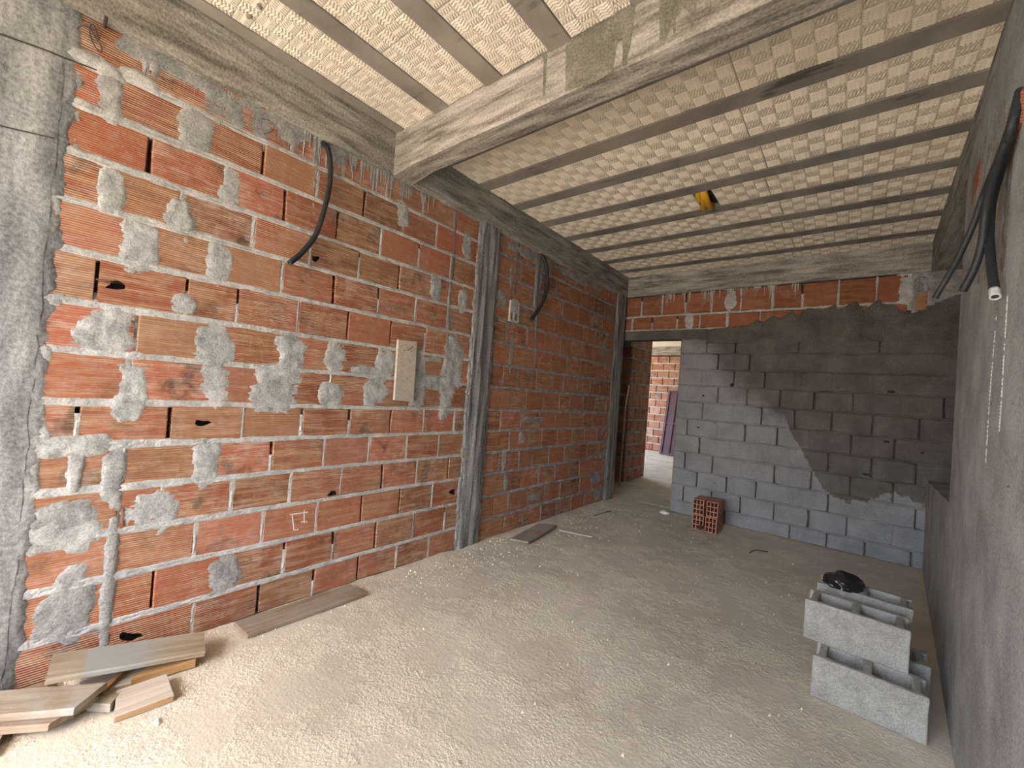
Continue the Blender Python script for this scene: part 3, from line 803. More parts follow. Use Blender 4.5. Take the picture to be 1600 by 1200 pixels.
# grey filler and pale render at the right end of the bare courses
smear('mortar_smear', 2.78, 2.55, .05, .14, BACK, .010, M_MORTAR, wall_back)
relief('plaster_coat', [(2.82, 2.30), (3.34, 2.52), (3.34, 2.71), (2.82, 2.71)], BACK, .008, M_MORTAR_DK, wall_back, jit=.008, res=.03)
brick(BACK, 2.845, 2.925, 2.34, 2.50, BR_OLD, wall_back, .012)
relief('mortar_smear', oval(2.88, 2.58, .05, .07, 18, 3), BACK, .014, M_COLUMN, wall_back, jit=.008, w0=.004)
mb = MB(); mb.box(0.0, 3.45, D - .012, D + .15, BEAMZ + .005, CEIL + .01)
mb.build('ring_beam', M_BEAM_X, wall_back)
box('wall_end', 3.45, 3.5, 3.3, D + .15, 0, CEIL, M_PLASTER, wall_back)
# small knocks and pits in the wash
for (px, py, rx, ry) in [(1393, 612, 5, 2.5), (1353, 741, 5, 2), (1441, 708, 2, 2), (1099, 618, 2, 2), (1091, 668, 2, 2), (1385, 690, 4, 2), (1143, 602, 3, 4)]:
    a = pxb(px, py)
    relief('cement_knock', oval(a[0], a[1], rx * .006, ry * .006, 10, 2), BACK, .010, M_DARKVOID, wall_back, jit=.002, res=.008, edge=.004)

# ================================================================== RIGHT WALL
JY = 3.34
def right_wall():
    m = MB(); y0 = FRONT
    m.hexa([(xr(y0), y0, 0), (3.45, y0, 0), (3.45, JY, 0), (xr(JY), JY, 0), (xr(y0), y0, BEAMZ), (3.45, y0, BEAMZ), (3.45, JY, BEAMZ), (xr(JY), JY, BEAMZ)])
    return m.build('wall_right', M_PLASTER)
wall_right = tag(right_wall(), 'grey cement rendered wall with a ledge recess at the back', 'wall', kind='structure')
m = MB(); m.hexa([(xr(JY) + .002, JY - .01, 0), (3.45, JY - .01, 0), (3.45, D, 0), (xr(D), D, 0), (xr(JY) + .002, JY - .01, .90), (3.45, JY - .01, .92), (3.45, D, .82), (xr(D), D, .80)])
m.build('ledge_wall', M_PLASTER, wall_right)
m = MB(); m.hexa([(xb(FRONT), FRONT, BEAMZ), (3.45, FRONT, BEAMZ), (3.45, D, BEAMZ), (xb(D), D, BEAMZ), (xb(FRONT), FRONT, CEIL + .01), (3.45, FRONT, CEIL + .01), (3.45, D, CEIL + .01), (xb(D), D, CEIL + .01)])
m.build('edge_beam', M_BEAM_Y, wall_right)
RW = Frame((xr(0), 0, 0), Vector((SK, 1, 0)).normalized(), (0, 0, 1), Vector((-1, SK, 0)).normalized())
def pxr(px, py, off=0.0):
    d = ray(px, py); t = (xr(0) + SK * CAM.y - off - CAM.x) / (d.x - SK * d.y); return RW.inv(CAM + d * t)
# bare masonry left open where the conduits drop: two clay bricks and a rough bed of mortar
for (px, py, rx, rz) in ((1594, 180, .05, .05), (1527, 285, .12, .06), (1583, 205, .04, .03)):
    a = pxr(px, py); brick(RW, a[0] - rx, a[0] + rx, a[1] - rz, a[1] + rz, BR_NEW, wall_right, .006)
relief('mortar_smear', [pxr(*p) for p in ((1512, 440), (1535, 445), (1553, 420), (1560, 300), (1577, 230), (1585, 160), (1565, 150), (1540, 212), (1524, 262), (1514, 310))], RW, .005, M_MORTAR_DK, wall_right, jit=.012, res=.025, edge=.03)
relief('mortar_smear', [pxr(*p) for p in ((1557, 470), (1562, 470), (1566, 400), (1577, 250), (1590, 172), (1596, 172), (1583, 250), (1572, 400))], RW, .006, M_COAT, wall_right, jit=.004, res=.02, edge=.012)
# spots of white paint run down the render
def paint_run(pts, n):
    m = MB()
    for i in range(n):
        f = i / (n - 1) * (len(pts) - 1); k = min(int(f), len(pts) - 2); f -= k
        px = pts[k][0] + (pts[k + 1][0] - pts[k][0]) * f; py = pts[k][1] + (pts[k + 1][1] - pts[k][1]) * f
        if random.random() < .3: continue
        a = pxr(px, py); ry = random.uniform(.004, .012); rx = random.uniform(.002, .004); V = []
        for j in range(8): V.append(RW.p(a[0] + rx * 2.2 * math.cos(j * math.pi / 4), a[1] + ry * math.sin(j * math.pi / 4), .0005))
        V.append(RW.p(a[0], a[1], .003))
        m.add(V, [(j, 8, (j + 1) % 8) for j in range(8)])
    o = m.build('paint_run', M_CHALK, wall_right); o['kind'] = 'stuff'
paint_run([(1558, 490), (1552, 560), (1547, 620), (1543, 690), (1541, 720)], 40)
paint_run([(1575, 465), (1573, 500), (1569, 560), (1566, 620), (1562, 672)], 40)
for (px, py) in ((1585, 485), (1578, 885), (1583, 630), (1577, 760)):
    a = pxr(px, py); relief('render_chip', oval(a[0], a[1], .02, .006, 10, 2), RW, .004, M_COLUMN, wall_right, jit=.003, res=.01, edge=.004)

# ================================================================== CEILING
ceiling = tag(box('ceiling', -0.17, 3.45, FRONT, D + .15, CEIL + .03, CEIL + .14, M_DARKVOID), 'beam and block slab with concrete joists and cream foam infill', 'ceiling', kind='structure')
def joist(x0, x1, y0, y1):
    m = MB(); sd = random.random() * 20; along_y = (y1 - y0) > (x1 - x0)
    n = 24; V = []; F = []
    for i in range(n + 1):
        t = i / n
        w = .0025 * nz(t * 9, sd, 0)
        zb = CEIL - .004 + .002 * nz(t * 7, sd, 3)
        if along_y:
            y = y0 + (y1 - y0) * t; V += [(x0 + w, y, CEIL + .05), (x0 + w, y, zb + .002), (x0 + w + .004, y, zb), (x1 + w - .004, y, zb), (x1 + w, y, zb + .002), (x1 + w, y, CEIL + .05)]
        else:
            x = x0 + (x1 - x0) * t; V += [(x, y1 + w, CEIL + .05), (x, y1 + w, zb + .002), (x, y1 + w - .004, zb), (x, y0 + w + .004, zb), (x, y0 + w, zb + .002), (x, y0 + w, CEIL + .05)]
    for i in range(n):
        for k in range(5): q = i * 6 + k; F.append((q, q + 1, q + 7, q + 6))
    return obj('joist', V, F, M_JOIST, ceiling)
foam_lib = {}
def foam_mesh(nc, nr):
    """underside of an infill panel: chequered squares of wavy ribs, unit squares, real relief"""
    if (nc, nr) in foam_lib: return foam_lib[(nc, nr)]
    V = []; F = []; tau = 2 * math.pi
    for r in range(nr):
        for c in range(nc):
            A = (r + c) % 2; nu, nv = (10, 25) if A else (25, 10); b0 = len(V)
            for j in range(nv + 1):
                for i in range(nu + 1):
                    u, v = i / nu, j / nv
                    w = math.sin(tau * 5 * v + 1.6 * math.sin(tau * 2 * u)) if A else math.sin(tau * 5 * u + 1.6 * math.sin(tau * 2 * v))
                    e = min(u, 1 - u, v, 1 - v); k = 0.0 if e < .02 else 1.0
                    V.append((c + u, r + v, -(0.55 + 0.45 * w) * k))
            for j in range(nv):
                for i in range(nu): q = b0 + j * (nu + 1) + i; F.append((q, q + nu + 1, q + nu + 2, q + 1))
    b0 = len(V); V += [(0, 0, 0), (nc, 0, 0), (nc, nr, 0), (0, nr, 0), (0, 0, 8), (nc, 0, 8), (nc, nr, 8), (0, nr, 8)]
    F += [tuple(b0 + k for k in f) for f in ((0, 1, 5, 4), (1, 2, 6, 5), (2, 3, 7, 6), (3, 0, 4, 7), (4, 5, 6, 7))]
    me = mesh(V, F, 'foam_panel'); me.materials.append(M_FOAM)
    foam_lib[(nc, nr)] = me; return me
def foam(x0, x1, y0, y1):
    g = .0015; ry = (y1 - y0) > (x1 - x0)
    if x1 - x0 < .36 and y1 - y0 < .5: ry = y0 < B0
    L, W = ((y1 - y0), (x1 - x0)) if ry else ((x1 - x0), (y1 - y0))
    L -= 2 * g; W -= 2 * g
    nc, nr = max(1, round(L / .0775)), max(1, round(W / .0775))
    o = bpy.data.objects.new('foam_panel', foam_mesh(nc, nr)); C.objects.link(o); o.parent = ceiling
    S = Matrix.Diagonal((L / nc, W / nr, .0085, 1))
    if ry: o.matrix_local = Matrix.Translation((x1 - g, y0 + g, CEIL + .007)) @ Matrix.Rotation(math.pi / 2, 4, 'Z') @ S
    else: o.matrix_local = Matrix.Translation((x0 + g, y0 + g, CEIL + .007)) @ S
    return o
fj = [(0.02, 0.098)] + [(0.396 + .42 * k, 0.515 + .42 * k) for k in range(6)]
for (a, b) in fj: joist(a, b, FRONT, B0)
for k in range(len(fj)):
    a = fj[k][1]; b = fj[k + 1][0] if k + 1 < len(fj) else xb(0) + .1
    if b - a < .05: continue
    for (y0, y1) in ((FRONT, -1.73), (-1.73, -.73), (-.73, 0.27), (0.27, 1.27), (1.27, B0)): foam(a, b, y0, y1)
rj = [2.075 + .4305 * k for k in range(8)]
for y in rj: joist(0.0, xb(y) + .08, y, y + .12)
gap = [B1] + [y + .12 for y in rj]; end = rj + [D]
YHOLE = (1.39, 1.525)
for k in range(len(gap)):
    seams = [0.0, 0.92 + .02 * (k % 3), 1.885 + .035 * (k % 2), xb(3) + .1]
    for i in range(3):
        if gap[k] > 3.4 and gap[k] < 3.6 and i == 1:
            foam(seams[1], YHOLE[0], gap[k], end[k]); foam(YHOLE[1], seams[2], gap[k], end[k])
        elif end[k] - gap[k] > .02: foam(seams[i], seams[i + 1], gap[k], end[k])
# cross beam
def cross_beam():
    V = []; F = []; n = 70; sd = 2.2; x0, x1 = 0.0, 2.95
    prof = [(B1, CEIL + .02), (B1, CBZ + .012), (B1 - .012, CBZ), (B1 - .05, CBZ), (B0 + .05, CBZ), (B0 + .010, CBZ), (B0, CBZ + .012), (B0, CBZ + .07), (B0, CBZ + .13), (B0, CBZ + .19), (B0, CEIL + .02)]
    for i in range(n + 1):
        x = x0 + (x1 - x0) * i / n
        hn = .035 * max(0, 1 - x / .22)                                # lumpy haunch where it meets the ring beam
        for k, (y, z) in enumerate(prof):
            V.append((x, y + .003 * nz(x, z * 3, sd, 6) - (hn * .5 if k > 4 else 0), z + .003 * nz(x, y, sd, 5) - (hn if 1 <= k <= 6 else 0)))
    q = len(prof)
    for i in range(n):
        for k in range(q - 1): a = i * q + k; F.append((a, a + q, a + q + 1, a + 1))
    me = mesh(V, F, 'cross_beam')
    bm = bmesh.new(); bm.from_mesh(me); bm.normal_update()
    f = min(bm.faces, key=lambda f: f.calc_center_median().y)
    if f.normal.y > 0: bmesh.ops.reverse_faces(bm, faces=bm.faces)
    bm.to_mesh(me); bm.free()
    return link('cross_beam', me, M_BEAM_X, ceiling)
cross_beam()
for pts in [[(884, 74), (890, 62), (985, 6), (993, 3), (987, 60), (978, 103), (972, 103), (974, 62), (969, 48), (962, 85), (956, 113), (947, 117), (930, 128), (912, 135), (884, 143)],
            [(1031, -4), (1031, 73), (1038, 71), (1050, 40), (1054, 57), (1058, 30), (1068, 12), (1078, 22), (1080, 52), (1086, 35), (1090, -10)],
            [(849, 84), (855, 82), (852, 150), (849, 150)], [(1108, -10), (1111, -10), (1110, 15), (1108, 14)]]:
    relief('cement_splash', [pxc(*p) for p in pts], BEAMF, .004, M_SPLASH, ceiling, jit=.003, res=.02, edge=.01, w0=.003)
# yellow conduit folded up in a gap of the slab
yc = empty('yellow_conduit', (1.45, 3.6, CEIL - .02))
tag(yc, 'yellow conduit folded out of a gap in the foam ceiling', 'conduit')
def ytube(pts, r):
    o = tube('conduit_fold', [Vector(p) - Vector(yc.location) for p in pts], r, M_YELLOW, yc, 10, ridges=.12, n=10); return o
ytube([(1.46, 3.50, CEIL + .03), (1.46, 3.56, CEIL - .012), (1.435, 3.66, CEIL - .02), (1.405, 3.77, CEIL - .004), (1.40, 3.785, CEIL + .03)], .021)
ytube([(1.47, 3.50, CEIL + .03), (1.475, 3.56, CEIL - .014), (1.468, 3.66, CEIL - .024), (1.46, 3.775, CEIL - .004), (1.46, 3.79, CEIL + .03)], .022)
ytube([(1.43, 3.50, CEIL + .03), (1.425, 3.54, CEIL - .01), (1.43, 3.60, CEIL - .012), (1.45, 3.64, CEIL + .03)], .02)
# old bits of nest stuck to the joists near the left wall
for px, py in ((389, 27), (405, 10)):
    p = on(px, py, 'Z', CEIL - .004)
    fr = Frame((p.x, p.y, CEIL - .003), (1, 0, 0), (0, 1, 0), (0, 0, -1))
    relief('mud_spot', oval(0, 0, .02, .012, 12, 2), fr, .008, M_WOOD_B, ceiling, jit=.006, res=.01, edge=.006)

# ================================================================== ROOM BEYOND THE DOORWAY
HB = 11.6
tag(box('floor_hall', -4.0, 2.2, D + .16, HB + .2, -.05, -.001, M_FLOOR), 'cement floor of the room beyond the doorway', 'floor', kind='structure')
ch = tag(box('ceiling_hall', -4.0, 2.2, D + .15, HB + .2, 2.86, CEIL + .12, M_FOAM), 'cream foam ceiling of the room beyond the doorway', 'ceiling', kind='structure')
hb = tag(box('wall_hall_back', -4.0, 2.2, HB + .06, HB + .2, 0, CEIL + .04, M_CORE), 'bare brick wall at the back of the room beyond', 'wall', kind='structure')
HF = Frame((0, HB, 0), (1, 0, 0), (0, 0, 1), (0, -1, 0))
BR_LIT = [use(m, brick_material('brick_clay_lit', [(0, (.46, .17, .09)), (.5, (.5, .25, .16)), (1, (.52, .33, .26))], .9)) for m in UNIT[:1]] * 2  # daylight on the lower courses, put into the clay as a paler colour
for row in range(13):
    x = -2.7 + (.155 if row % 2 else 0)
    while x < 0.35:
        brick(HF, x + .008, x + .302, row * .2 + .012, row * .2 + .192, BR_OLD if row > 6 or random.random() < .5 else BR_LIT, hb); x += .31
    if row: mortar_bed('mortar_bed', -2.7, .5, row * .2, .03, HF, M_MORTAR, hb, .004, step=.06)
box('ring_beam', -4.0, 2.2, HB - .01, HB + .06, 2.62, CEIL + .04, M_BEAM_X, hb)
hp = tag(box('wall_hall_pier', -4.0, -.40, 6.60, 7.34, 0, CEIL + .04, M_CORE), 'dark brick pier standing past the doorway', 'wall', kind='structure')
PF = Frame((-.34, 0, 0), (0, 1, 0), (0, 0, 1), (1, 0, 0)); PN = Frame((0, 6.54, 0), (1, 0, 0), (0, 0, 1), (0, -1, 0))
for row in range(14):
    for j, (a, b) in enumerate(((6.55, 6.84), (6.85, 7.14), (7.15, 7.39)) if row % 2 else ((6.55, 6.69), (6.70, 6.99), (7.0, 7.29), (7.3, 7.39))):
        brick(PF, a + .005, b - .005, row * .2 + .012, row * .2 + .19, BR_OLD, hp)
    x = -.345
    for k in range(3): brick(PN, x - .3 - .1 * (row % 2), x - .005, row * .2 + .012, row * .2 + .19, BR_OLD, hp); x -= .305 + .1 * (row % 2)
    if row:
        mortar_bed('mortar_bed', 6.55, 7.39, row * .2, .03, PF, M_MORTAR_DK, hp, .003, step=.05)
        mortar_bed('mortar_bed', -1.3, -.345, row * .2, .03, PN, M_MORTAR_DK, hp, .003, step=.05)
tag(box('wall_hall_right', 2.05, 2.2, D + .15, HB + .06, 0, CEIL + .04, M_MORTAR_DK), 'wall closing the far room out of sight', 'wall', kind='structure')
tag(box('wall_hall_left', -4.0, -3.85, D - .1, 6.6, 0, CEIL + .04, M_MORTAR_DK), 'side wall of the dark passage past the doorway', 'wall', kind='structure')
tag(box('wall_hall_front', -4.0, -.17, D - .1, D + .15, 0, CEIL + .04, M_MORTAR_DK), 'front wall of the dark passage past the doorway', 'wall', kind='structure')
# maroon metal door leaf leaning there
dl = empty('metal_door_leaf', (-1.0, 11.2, 0.0)); tag(dl, 'maroon metal door leaf leaning in the room beyond the doorway', 'door')
def dpart(name, x0, x1, z0, z1, y0, y1): return box(name, x0, x1, y0, y1, z0, z1, M_MAROON, dl)
dpart('door_panel', -.20, .60, .02, 1.66, 0.0, .012)
for x in (-.22, -.02, .18, .38, .58): dpart('stile', x, x + .05, .0, 1.68, -.028, .0)
for z in (.0, .80, 1.63): dpart('rail', -.17, .58, z, z + .05, -.02, -.001)
_bl, _tl = on(1031, 707, 'Y', 11.0), on(1045, 613, 'Y', 11.35)
_up = (_tl - _bl); _up.z = 1.60; _zx = _up.normalized(); _xx = Vector((1, -.12, 0)); _xx = (_xx - _zx * _xx.dot(_zx)).normalized(); _yx = _zx.cross(_xx)
dl.matrix_world = Matrix.Translation((_bl.x, _bl.y, .01)) @ Matrix((_xx, _yx, _zx)).transposed().to_4x4() @ Matrix.Translation((.22, 0, 0))
# a pale lath and a wire by the doorway
o = tube('wooden_lath', [(0.035, 5.66, 1.52), (-0.02, 5.75, 1.36), (-0.08, 5.85, 1.18), (-.15, 6.0, .8), (-.25, 6.2, 0.01)], .011, M_WOOD_P, None, 5)
tag(o, 'pale thin lath leaning in the dark gap past the doorway', 'lath')

# ================================================================== OUTSIDE AND FRONT OPENING
tag(box('ground', -14, 16, -22, FRONT, -.12, -.015, M_GROUND), 'concrete yard in front of the open room', 'ground', kind='structure')
tag(box('ground_side', -16, -4.0, 3, 16, -.12, -.02, M_GROUND), 'concrete yard beside the far room', 'ground', kind='structure')
wf = MB(); wf.box(-.17, 3.45, FRONT - .15, FRONT, 2.80, CEIL + .14); wf.box(xr(FRONT) - .02, 3.45, FRONT - .15, FRONT, 0, 2.80)
tag(wf.build('wall_front', M_PLASTER), 'grey lintel and pier framing the open front', 'wall', kind='structure')

# ================================================================== LOOSE THINGS
# ---- concrete blocks
def block_mesh():
    L, Wd, H, t = .39, .185, .19, .030
    xs = [-L/2, -L/2 + .018, -L/2 + .018 + t, -t/2 * 1.1, t/2 * 1.1, L/2 - .018 - t, L/2 - .018, L/2]
    ys = [-Wd/2, -Wd/2 + t, Wd/2 - t, Wd/2]
    sol = lambda i, j: j in (0, 2) or i in (1, 3, 5)
    V, F = extrude_cells(xs, ys, sol, H)
    me = mesh(V, F, 'concrete_block'); me.materials.append(M_BLOCK)
    o = bpy.data.objects.new('tmp', me); C.objects.link(o)
    md = o.modifiers.new('r', 'REMESH'); md.mode = 'VOXEL'; md.voxel_size = .0048
    dg = bpy.context.evaluated_depsgraph_get(); ev = o.evaluated_get(dg)
    me2 = bpy.data.meshes.new_from_object(ev)
    bpy.data.objects.remove(o)
    bm = bmesh.new(); bm.from_mesh(me2)
    bmesh.ops.smooth_vert(bm, verts=bm.verts, factor=.35, use_axis_x=True, use_axis_y=True, use_axis_z=True)
    for v in bm.verts:
        c = v.co; d = .0016 * nz(c.x, c.y, c.z, 60) + .002 * nz(c.x, c.y, c.z, 18)
        v.co += Vector((d, d * .7, 0 if c.z < .004 else d * .5))
    bm.to_mesh(me2); bm.free()
    me2.materials.clear(); me2.materials.append(M_BLOCK)
    for p in me2.polygons: p.use_smooth = True
    me2.name = 'concrete_block'
    return me2
BM = block_mesh()
for (x, y, z, rz, lab) in [(2.556, 2.715, 0.0, -2.5, 'grey hollow concrete block on the floor, front one under the stack'),
                           (2.59, 3.02, 0.0, -1.5, 'grey hollow concrete block on the floor, half hidden under the stack'),
                           (2.506, 2.872, .19, -3.0, 'grey hollow concrete block lying on top, in front of the black bag'),
                           (2.54, 3.18, .19, -4.0, 'grey hollow concrete block lying on top, beneath the black bag')]:
    o = bpy.data.objects.new('concrete_block', BM); C.objects.link(o); o.location = (x, y, z); o.rotation_euler.z = math.radians(rz)
    tag(o, lab, 'concrete block', 'concrete blocks stacked by the right wall')
# ---- black bag
def bag():
    bm = bmesh.new(); bmesh.ops.create_icosphere(bm, subdivisions=5, radius=1.0)
    for v in bm.verts:
        c = v.co.copy()
        r = 1 + .20 * nz(c.x, c.y, c.z, 1.8) + .10 * abs(nz(c.x, c.y, c.z, 3.5)) + .012 * nz(c.x, c.y, c.z, 9)
        p = Vector((c.x * .088 * r, c.y * .10 * r, max(c.z, -.25) * .052 * r + .012))
        if c.z > .75: p.z += .014 * (c.z - .75) * 4
        p.z = max(p.z, 0.0)
        v.co = p
    me = bpy.data.meshes.new('plastic_bag'); bm.to_mesh(me); bm.free(); return me
o = link('plastic_bag', bag(), M_BAG, None, True); o.location = (2.455, 3.165, .381); o.rotation_euler.z = -.3
tag(o, 'crumpled black plastic bag lying on the concrete blocks', 'bag')
# ---- four loose hollow bricks
TB = cell_brick(.112, .158, .0085, .27, M_TERRA); TB.materials.append(M_TERRA)
for (x, z, dy, rz, lab) in [(1.232, 0.0, .0, -1, 'terracotta hollow brick on the floor with a broken corner, by the doorway side'),
                            (1.352, 0.0, .0, .5, 'terracotta hollow brick on the floor, further from the doorway'),
                            (1.228, .159, .015, -2, 'terracotta hollow brick on top of the pile, doorway side'),
                            (1.345, .159, .03, 1.5, 'terracotta hollow brick on top of the pile, further from the doorway')]:
    me = TB
    if z == 0 and x < 1.3:
        bm = bmesh.new(); bm.from_mesh(TB)
        kill = [f for f in bm.faces if f.calc_center_median().x > .018 and f.calc_center_median().z < .05 and f.calc_center_median().y < -.26 and abs(f.normal.y) > .5]
        bmesh.ops.delete(bm, geom=kill, context='FACES')
        for v in bm.verts:
            if v.co.x > .018 and v.co.z < .05 and v.co.y < -.26: v.co.y += .09
        me = bpy.data.meshes.new('hollow_brick'); bm.to_mesh(me); bm.free(); me.materials.append(M_TERRA)
    o = bpy.data.objects.new('hollow_brick', me); C.objects.link(o); o.location = (x, 5.20 + dy, z); o.rotation_euler.z = math.radians(rz)
    tag(o, lab, 'brick', 'loose hollow bricks piled against the back wall')

# ---- boards
def plank(name, p0, p1, w, t, mat, label, roll=0.0, skew=(0, 0), cat='board', group=None, sag=0.0):
    """a sawn board running from p0 to p1 (points on the middle of its underside)"""
    a, b = Vector(p0), Vector(p1); ax = (b - a); L = ax.length; ax.normalize()
    side = Vector((0, 0, 1)).cross(ax).normalized(); up = ax.cross(side)
    R = Matrix.Rotation(roll, 3, ax); side = R @ side; up = R @ up
    n = 8; V = []; F = []; sd = random.random() * 40
    prof = [(-.5, 0), (.5, 0), (.5, .75), (.47, 1), (-.47, 1), (-.5, .75)]
    for i in range(n + 1):
        s = -L / 2 + L * i / n
        for (u, v) in prof:
            e = skew[0] * u * w * (1 - i / n) + skew[1] * u * w * (i / n)
            V.append((s + e, u * w + .0025 * nz(s, sd, 0, 9), v * t + .0015 * nz(s, u, sd, 7) + sag * math.sin(math.pi * i / n)))
    q = len(prof)
    for i in range(n):
        for k in range(q): k2 = (k + 1) % q; F.append((i * q + k, (i + 1) * q + k, (i + 1) * q + k2, i * q + k2))
    F = [tuple(reversed(f)) for f in F]
    F.append(tuple(range(q))[::-1][::-1]); F.append(tuple(n * q + k for k in reversed(range(q))))
    me = mesh(V, F, name); bm = bmesh.new(); bm.from_mesh(me); bmesh.ops.recalc_face_normals(bm, faces=bm.faces); bm.to_mesh(me); bm.free()
    o = link(name, me, mat)
    o.matrix_world = Matrix.Translation((a + b) / 2) @ Matrix((ax, side, up)).transposed().to_4x4()
    return tag(o, label, cat, group)
G = 'offcut boards heaped in the corner by the pillar'
plank('wooden_board', (.128, .335, .118), (.205, .815, .052), .155, .02, M_WOOD_S, 'long weathered board with grey cement stain lying on top of the heap', .12, (0.0, .05), group=G)
plank('wooden_board', (.02, .03, .058), (.325, .435, .056), .135, .024, M_WOOD, 'wide weathered board with square end, lying over the heap by the pillar', 0, (.1, .15), group=G)
plank('wooden_board', (.18, .205, .029), (.33, .395, .028), .13, .024, M_WOOD_B, 'brown board with slanted end poking out under the wide board', 0, (.2, .5), group=G)
plank('wooden_board', (.352, .500, .006), (.365, .660, .006), .15, .026, M_WOOD_P, 'short squarish pale board with raw orange edge at the side of the heap', .05, (.1, -.05), group=G)
box('sawn_edge', -.083, .080, -.0768, -.0745, .003, .020, M_WOOD_O, bpy.data.objects['wooden_board.003'])
plank('wooden_board', (.085, .36, .062), (.165, .66, .03), .10, .022, M_WOOD_O, 'orange edged board right beneath the cement stained board', -.2, group=G)
plank('wooden_board', (.212, .585, .004), (.245, .78, .004), .06, .035, M_WOOD_O, 'narrow thick offcut beside the far end of the stained board', 0, (.6, .2), group=G)
plank('wooden_stick', (.135, .57, .022), (.245, .47, .012), .022, .02, M_WOOD_O, 'thin square stick lying across the middle of the heap', 0, cat='stick')
plank('wooden_board', (.055, .0, .006), (.062, .345, .012), .085, .022, M_WOOD_B, 'brown board lying along the wall at the foot of the pillar', -.15, group=G)
plank('wooden_board', (.278, .462, .005), (.328, .505, .005), .065, .03, M_WOOD, 'tiny split block between the wide board and the squarish board', 0, (.3, -.3), group=G)
plank('wooden_board', (.17, -.10, .003), (.262, .235, .003), .20, .022, M_WOOD_B, 'dark edged board on the floor, mostly under the wide board', 0, group=G)
plank('wooden_board', (.055, .50, .03), (.06, .725, .02), .075, .014, M_WOOD_B, 'broken brown board end stuck between the wall and the stained board', -.35, (.2, .6), group=G)
plank('wooden_board', (.15, .42, .004), (.20, .66, .004), .11, .016, M_WOOD_P, 'flat pale board at the bottom of the heap', 0, group=G)
plank('wooden_board', (.118, .995, .004), (.122, 1.638, .004), .165, .022, M_WOOD_B, 'long brown plank lying alone along the foot of the brick wall', 0, (-.06, -.15))
plank('wooden_board', (.25, 3.10, .012), (.155, 3.675, .012), .19, .018, M_WOOD, 'dusty flat board past the column, one edge lifted off the floor', -.10, (.05, -.1))
plank('wooden_splinter', (.31, 3.677, .005), (.60, 3.775, .003), .03, .012, M_WOOD_P, 'thin pale splinter of wood on the floor past the column', 0, (.4, 0), cat='splinter')
# board nailed on the wall, with its nail
wb = empty('wall_board', (.012, 1.935, 1.19)); tag(wb, 'pale upright board nailed to the brick wall', 'board')
V = [(0, -.078, .005), (0, .084, -.005), (0, .074, .425), (0, -.085, .418)]
V = [Vector(v) for v in V] + [Vector(v) + Vector((.022, 0, 0)) for v in V]
def wood_plate():
    t = MB(); t.hexa([V[0], V[1], V[2], V[3], V[4], V[5], V[6], V[7]])
    me = mesh(t.v, t.f, 'plate'); bm = bmesh.new(); bm.from_mesh(me); bmesh.ops.recalc_face_normals(bm, faces=bm.faces)
    bmesh.ops.bevel(bm, geom=bm.edges[:], offset=.002, segments=1, affect='EDGES'); bm.to_mesh(me); bm.free()
    return me
o = link('plate', wood_plate(), wood_material('upright_pine', (.42, .35, .28), (.52, .45, .37), (.60, .53, .45), .35), wb)
tube('nail', [(.02, -.005, .352), (.045, .002, .366), (.06, .012, .385)], .0025, M_STEEL, wb, 6)
for (y, z) in ((-.03, .35), (.03, .35), (-.05, .29), (.012, .16), (-.045, .26)):
    tube('nail_head', [(.020, y, z), (.0228, y, z)], .0035, M_STEEL, wb, 6, n=1)

# ---- conduits
P1 = [(.0, 1.250, 2.665), (.035, 1.262, 2.63), (.045, 1.282, 2.55), (.045, 1.287, 2.424), (.045, 1.268, 2.267), (.045, 1.230, 2.107), (.05, 1.160, 1.985), (.06, 1.100, 1.912)]
o = tube('conduit_hose', P1, .0145, M_HOSE, None, 12, hollow=.72); tag(o, 'black conduit hose hanging in a curve above the mortar smeared bricks', 'conduit')
P2 = [(.0, 3.43, 2.675), (.03, 3.455, 2.64), (.04, 3.503, 2.551), (.045, 3.516, 2.362), (.045, 3.455, 2.191), (.05, 3.30, 2.005)]
o = tube('conduit_hose', P2, .019, M_HOSE, None, 12, hollow=.72); tag(o, 'black conduit hose hanging past the concrete column', 'conduit')
relief('mortar_smear', [(3.36, 2.68), (3.50, 2.68), (3.50, 2.4), (3.45, 2.15), (3.40, 2.05), (3.37, 2.3)], LEFT, .010, M_COLUMN, wall_left, jit=.008)
def rwp(px, py, off):
    d = ray(px, py); t = (xr(0) + SK * CAM.y - off - CAM.x) / (d.x - SK * d.y); return CAM + d * t
def aty(px, py, y): return on(px, py, 'Y', y)
h1 = [rwp(1595, 140, .004), rwp(1580, 200, .02), rwp(1563, 265, .022), rwp(1550, 315, .024), rwp(1546, 365, .026), rwp(1549, 415, .026), rwp(1555, 463, .024)]
h2 = [rwp(1591, 165, .004), rwp(1572, 220, .025), rwp(1553, 275, .035), aty(1540, 330, 2.10), aty(1534, 380, 2.12), aty(1522, 420, 2.14), aty(1504, 455, 2.15)]
h3 = [rwp(1587, 180, .004), rwp(1563, 240, .03), aty(1538, 300, 2.12), aty(1521, 350, 2.16), aty(1501, 395, 2.20), aty(1482, 430, 2.24), aty(1461, 466, 2.26)]
for pts, r, lab in ((h1, .0112, 'dusty black conduit with a whitish frayed tip on the right wall'), (h2, .0105, 'dusty black conduit, short middle one of the three on the right wall'), (h3, .0085, 'thin bluish conduit bending away from the right wall')):
    o = tube('conduit_hose', pts, r, M_HOSE_B, None, 12, hollow=.7, ridges=.10, n=18); tag(o, lab, 'conduit')
t0, t1 = h1[-1] + (h1[-2] - h1[-1]).normalized() * .03, h1[-1] + (h1[-1] - h1[-2]).normalized() * .004
o2 = tube('frayed_tip', [t0, (t0 + t1) / 2, t1], .0128, M_MORTAR, bpy.data.objects['conduit_hose.002'], 10, hollow=.7, n=3)

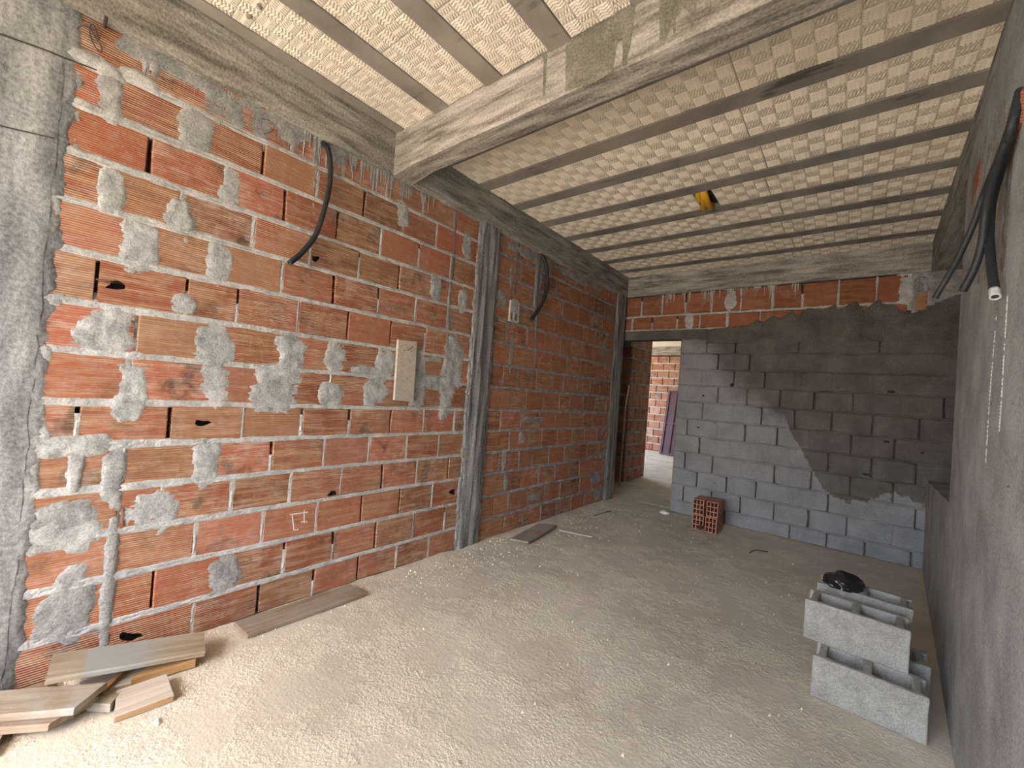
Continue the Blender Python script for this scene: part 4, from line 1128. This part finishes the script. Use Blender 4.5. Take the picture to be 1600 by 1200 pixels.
# ---- steel bars and wire at the top of the left wall
def lw(px, py, x): p = on(px, py, 'X', x); return p
def steel(name, pts, r, label, cat): tag(tube(name, pts, r, M_STEEL, None, 6), label, cat)
steel('steel_bar', [lw(-60, 30, .015), lw(0, 53, .015), lw(60, 74, .015), lw(100, 90, .012), lw(160, 113, .004)], .0028, 'thin dark steel bar running from the pillar into the top courses', 'steel bar')
steel('steel_bar', [lw(-50, 183, .015), lw(0, 196, .015), lw(50, 208, .015), lw(85, 216, .02)], .0022, 'thin dark steel bar across the pillar, lower one', 'steel bar')
steel('steel_bar', [lw(163, 43, -.02), lw(164, 38, .03), lw(166, 26, .035)], .006, 'stub of steel bar bent up out of the brick', 'steel bar')
steel('tie_wire', [lw(120, 46, .0), lw(127, 40, .03), lw(140, 45, .04), lw(150, 60, .04), lw(158, 72, .03), lw(158, 82, .02), lw(148, 72, .03), lw(141, 55, .035), lw(141, 40, .03), lw(147, 40, .03), lw(152, 55, .03), lw(155, 62, .02)], .0022, 'looped tie wire sticking out of the wall near the pillar', 'wire')
steel('tie_wire', [lw(408, 185, .0), lw(418, 187, .03), lw(428, 195, .04), lw(426, 204, .03), lw(412, 210, .01)], .002, 'small hook of tie wire under the ring beam', 'wire')
steel('tie_wire', [lw(145, 435, -.02), lw(158, 438, .012), lw(175, 441, .018), lw(195, 443, -.02)], .003, 'wire bridging the broken hole in a brick', 'wire')

# ---- scraps on the floor
def lump(name, loc, s, mat, label, cat, seed=1):
    bm = bmesh.new(); bmesh.ops.create_icosphere(bm, subdivisions=3, radius=1.0)
    for v in bm.verts:
        c = v.co.copy(); r = 1 + .35 * nz(c.x + seed, c.y, c.z, 1.4) + .12 * nz(c.x, c.y + seed, c.z, 4)
        v.co = Vector((c.x * s[0] * r, c.y * s[1] * r, max(0, (c.z + .6)) * s[2] * r))
    me = bpy.data.meshes.new(name); bm.to_mesh(me); bm.free()
    o = link(name, me, mat, None, True); o.location = loc; return tag(o, label, cat)
lump('foam_scrap', (.765, 5.255, .0), (.05, .035, .022), M_WHITE, 'white scrap of foam on the floor at the doorway', 'scrap', 3)
lump('foam_scrap', (.525, .592, .0), (.017, .010, .004), M_WHITE, 'small white chip on the floor near the offcut boards', 'scrap', 5)
def fl(px, py, z=.006): return on(px, py, 'Z', z)
o = tube('twig', [fl(1171, 864), fl(1178, 860), fl(1188, 860), fl(1200, 862)], .005, M_STEEL, None, 5); tag(o, 'dark bent twig on the floor before the block wall', 'twig')
o = tube('wire_scrap', [fl(928, 806), fl(940, 802), fl(955, 798)], .004, M_STEEL, None, 5); tag(o, 'short dark wire scrap on the floor near the doorway', 'wire')
lump('clod', tuple(fl(748, 843, 0)), (.025, .02, .02), M_MORTAR_DK, 'small mortar clod at the foot of the concrete column', 'clod', 9)

# crumbs of mortar and grit strewn over the floor
def grit():
    m = MB(); rnd = random.Random(3)
    for i in range(1300):
        if i < 800: x, y = abs(rnd.gauss(0.0, .22)) + .01, rnd.uniform(.25, 5.1)
        else: x, y = rnd.uniform(.05, 2.75), rnd.uniform(.2, 5.3)
        s = rnd.choice((.0025, .003, .004, .005, .008)) * rnd.uniform(.6, 1.2); a = rnd.random() * 6
        V = [(x + s * math.cos(a + k * 2.1), y + s * math.sin(a + k * 2.1), -.004) for k in range(3)] + [(x + s * .3, y, s * 1.1 + .002)]
        m.add(V, [(0, 1, 3), (1, 2, 3), (2, 0, 3)])
    o = m.build('floor_grit', M_FLOOR, floor); return tag(o, kind='stuff')
grit()
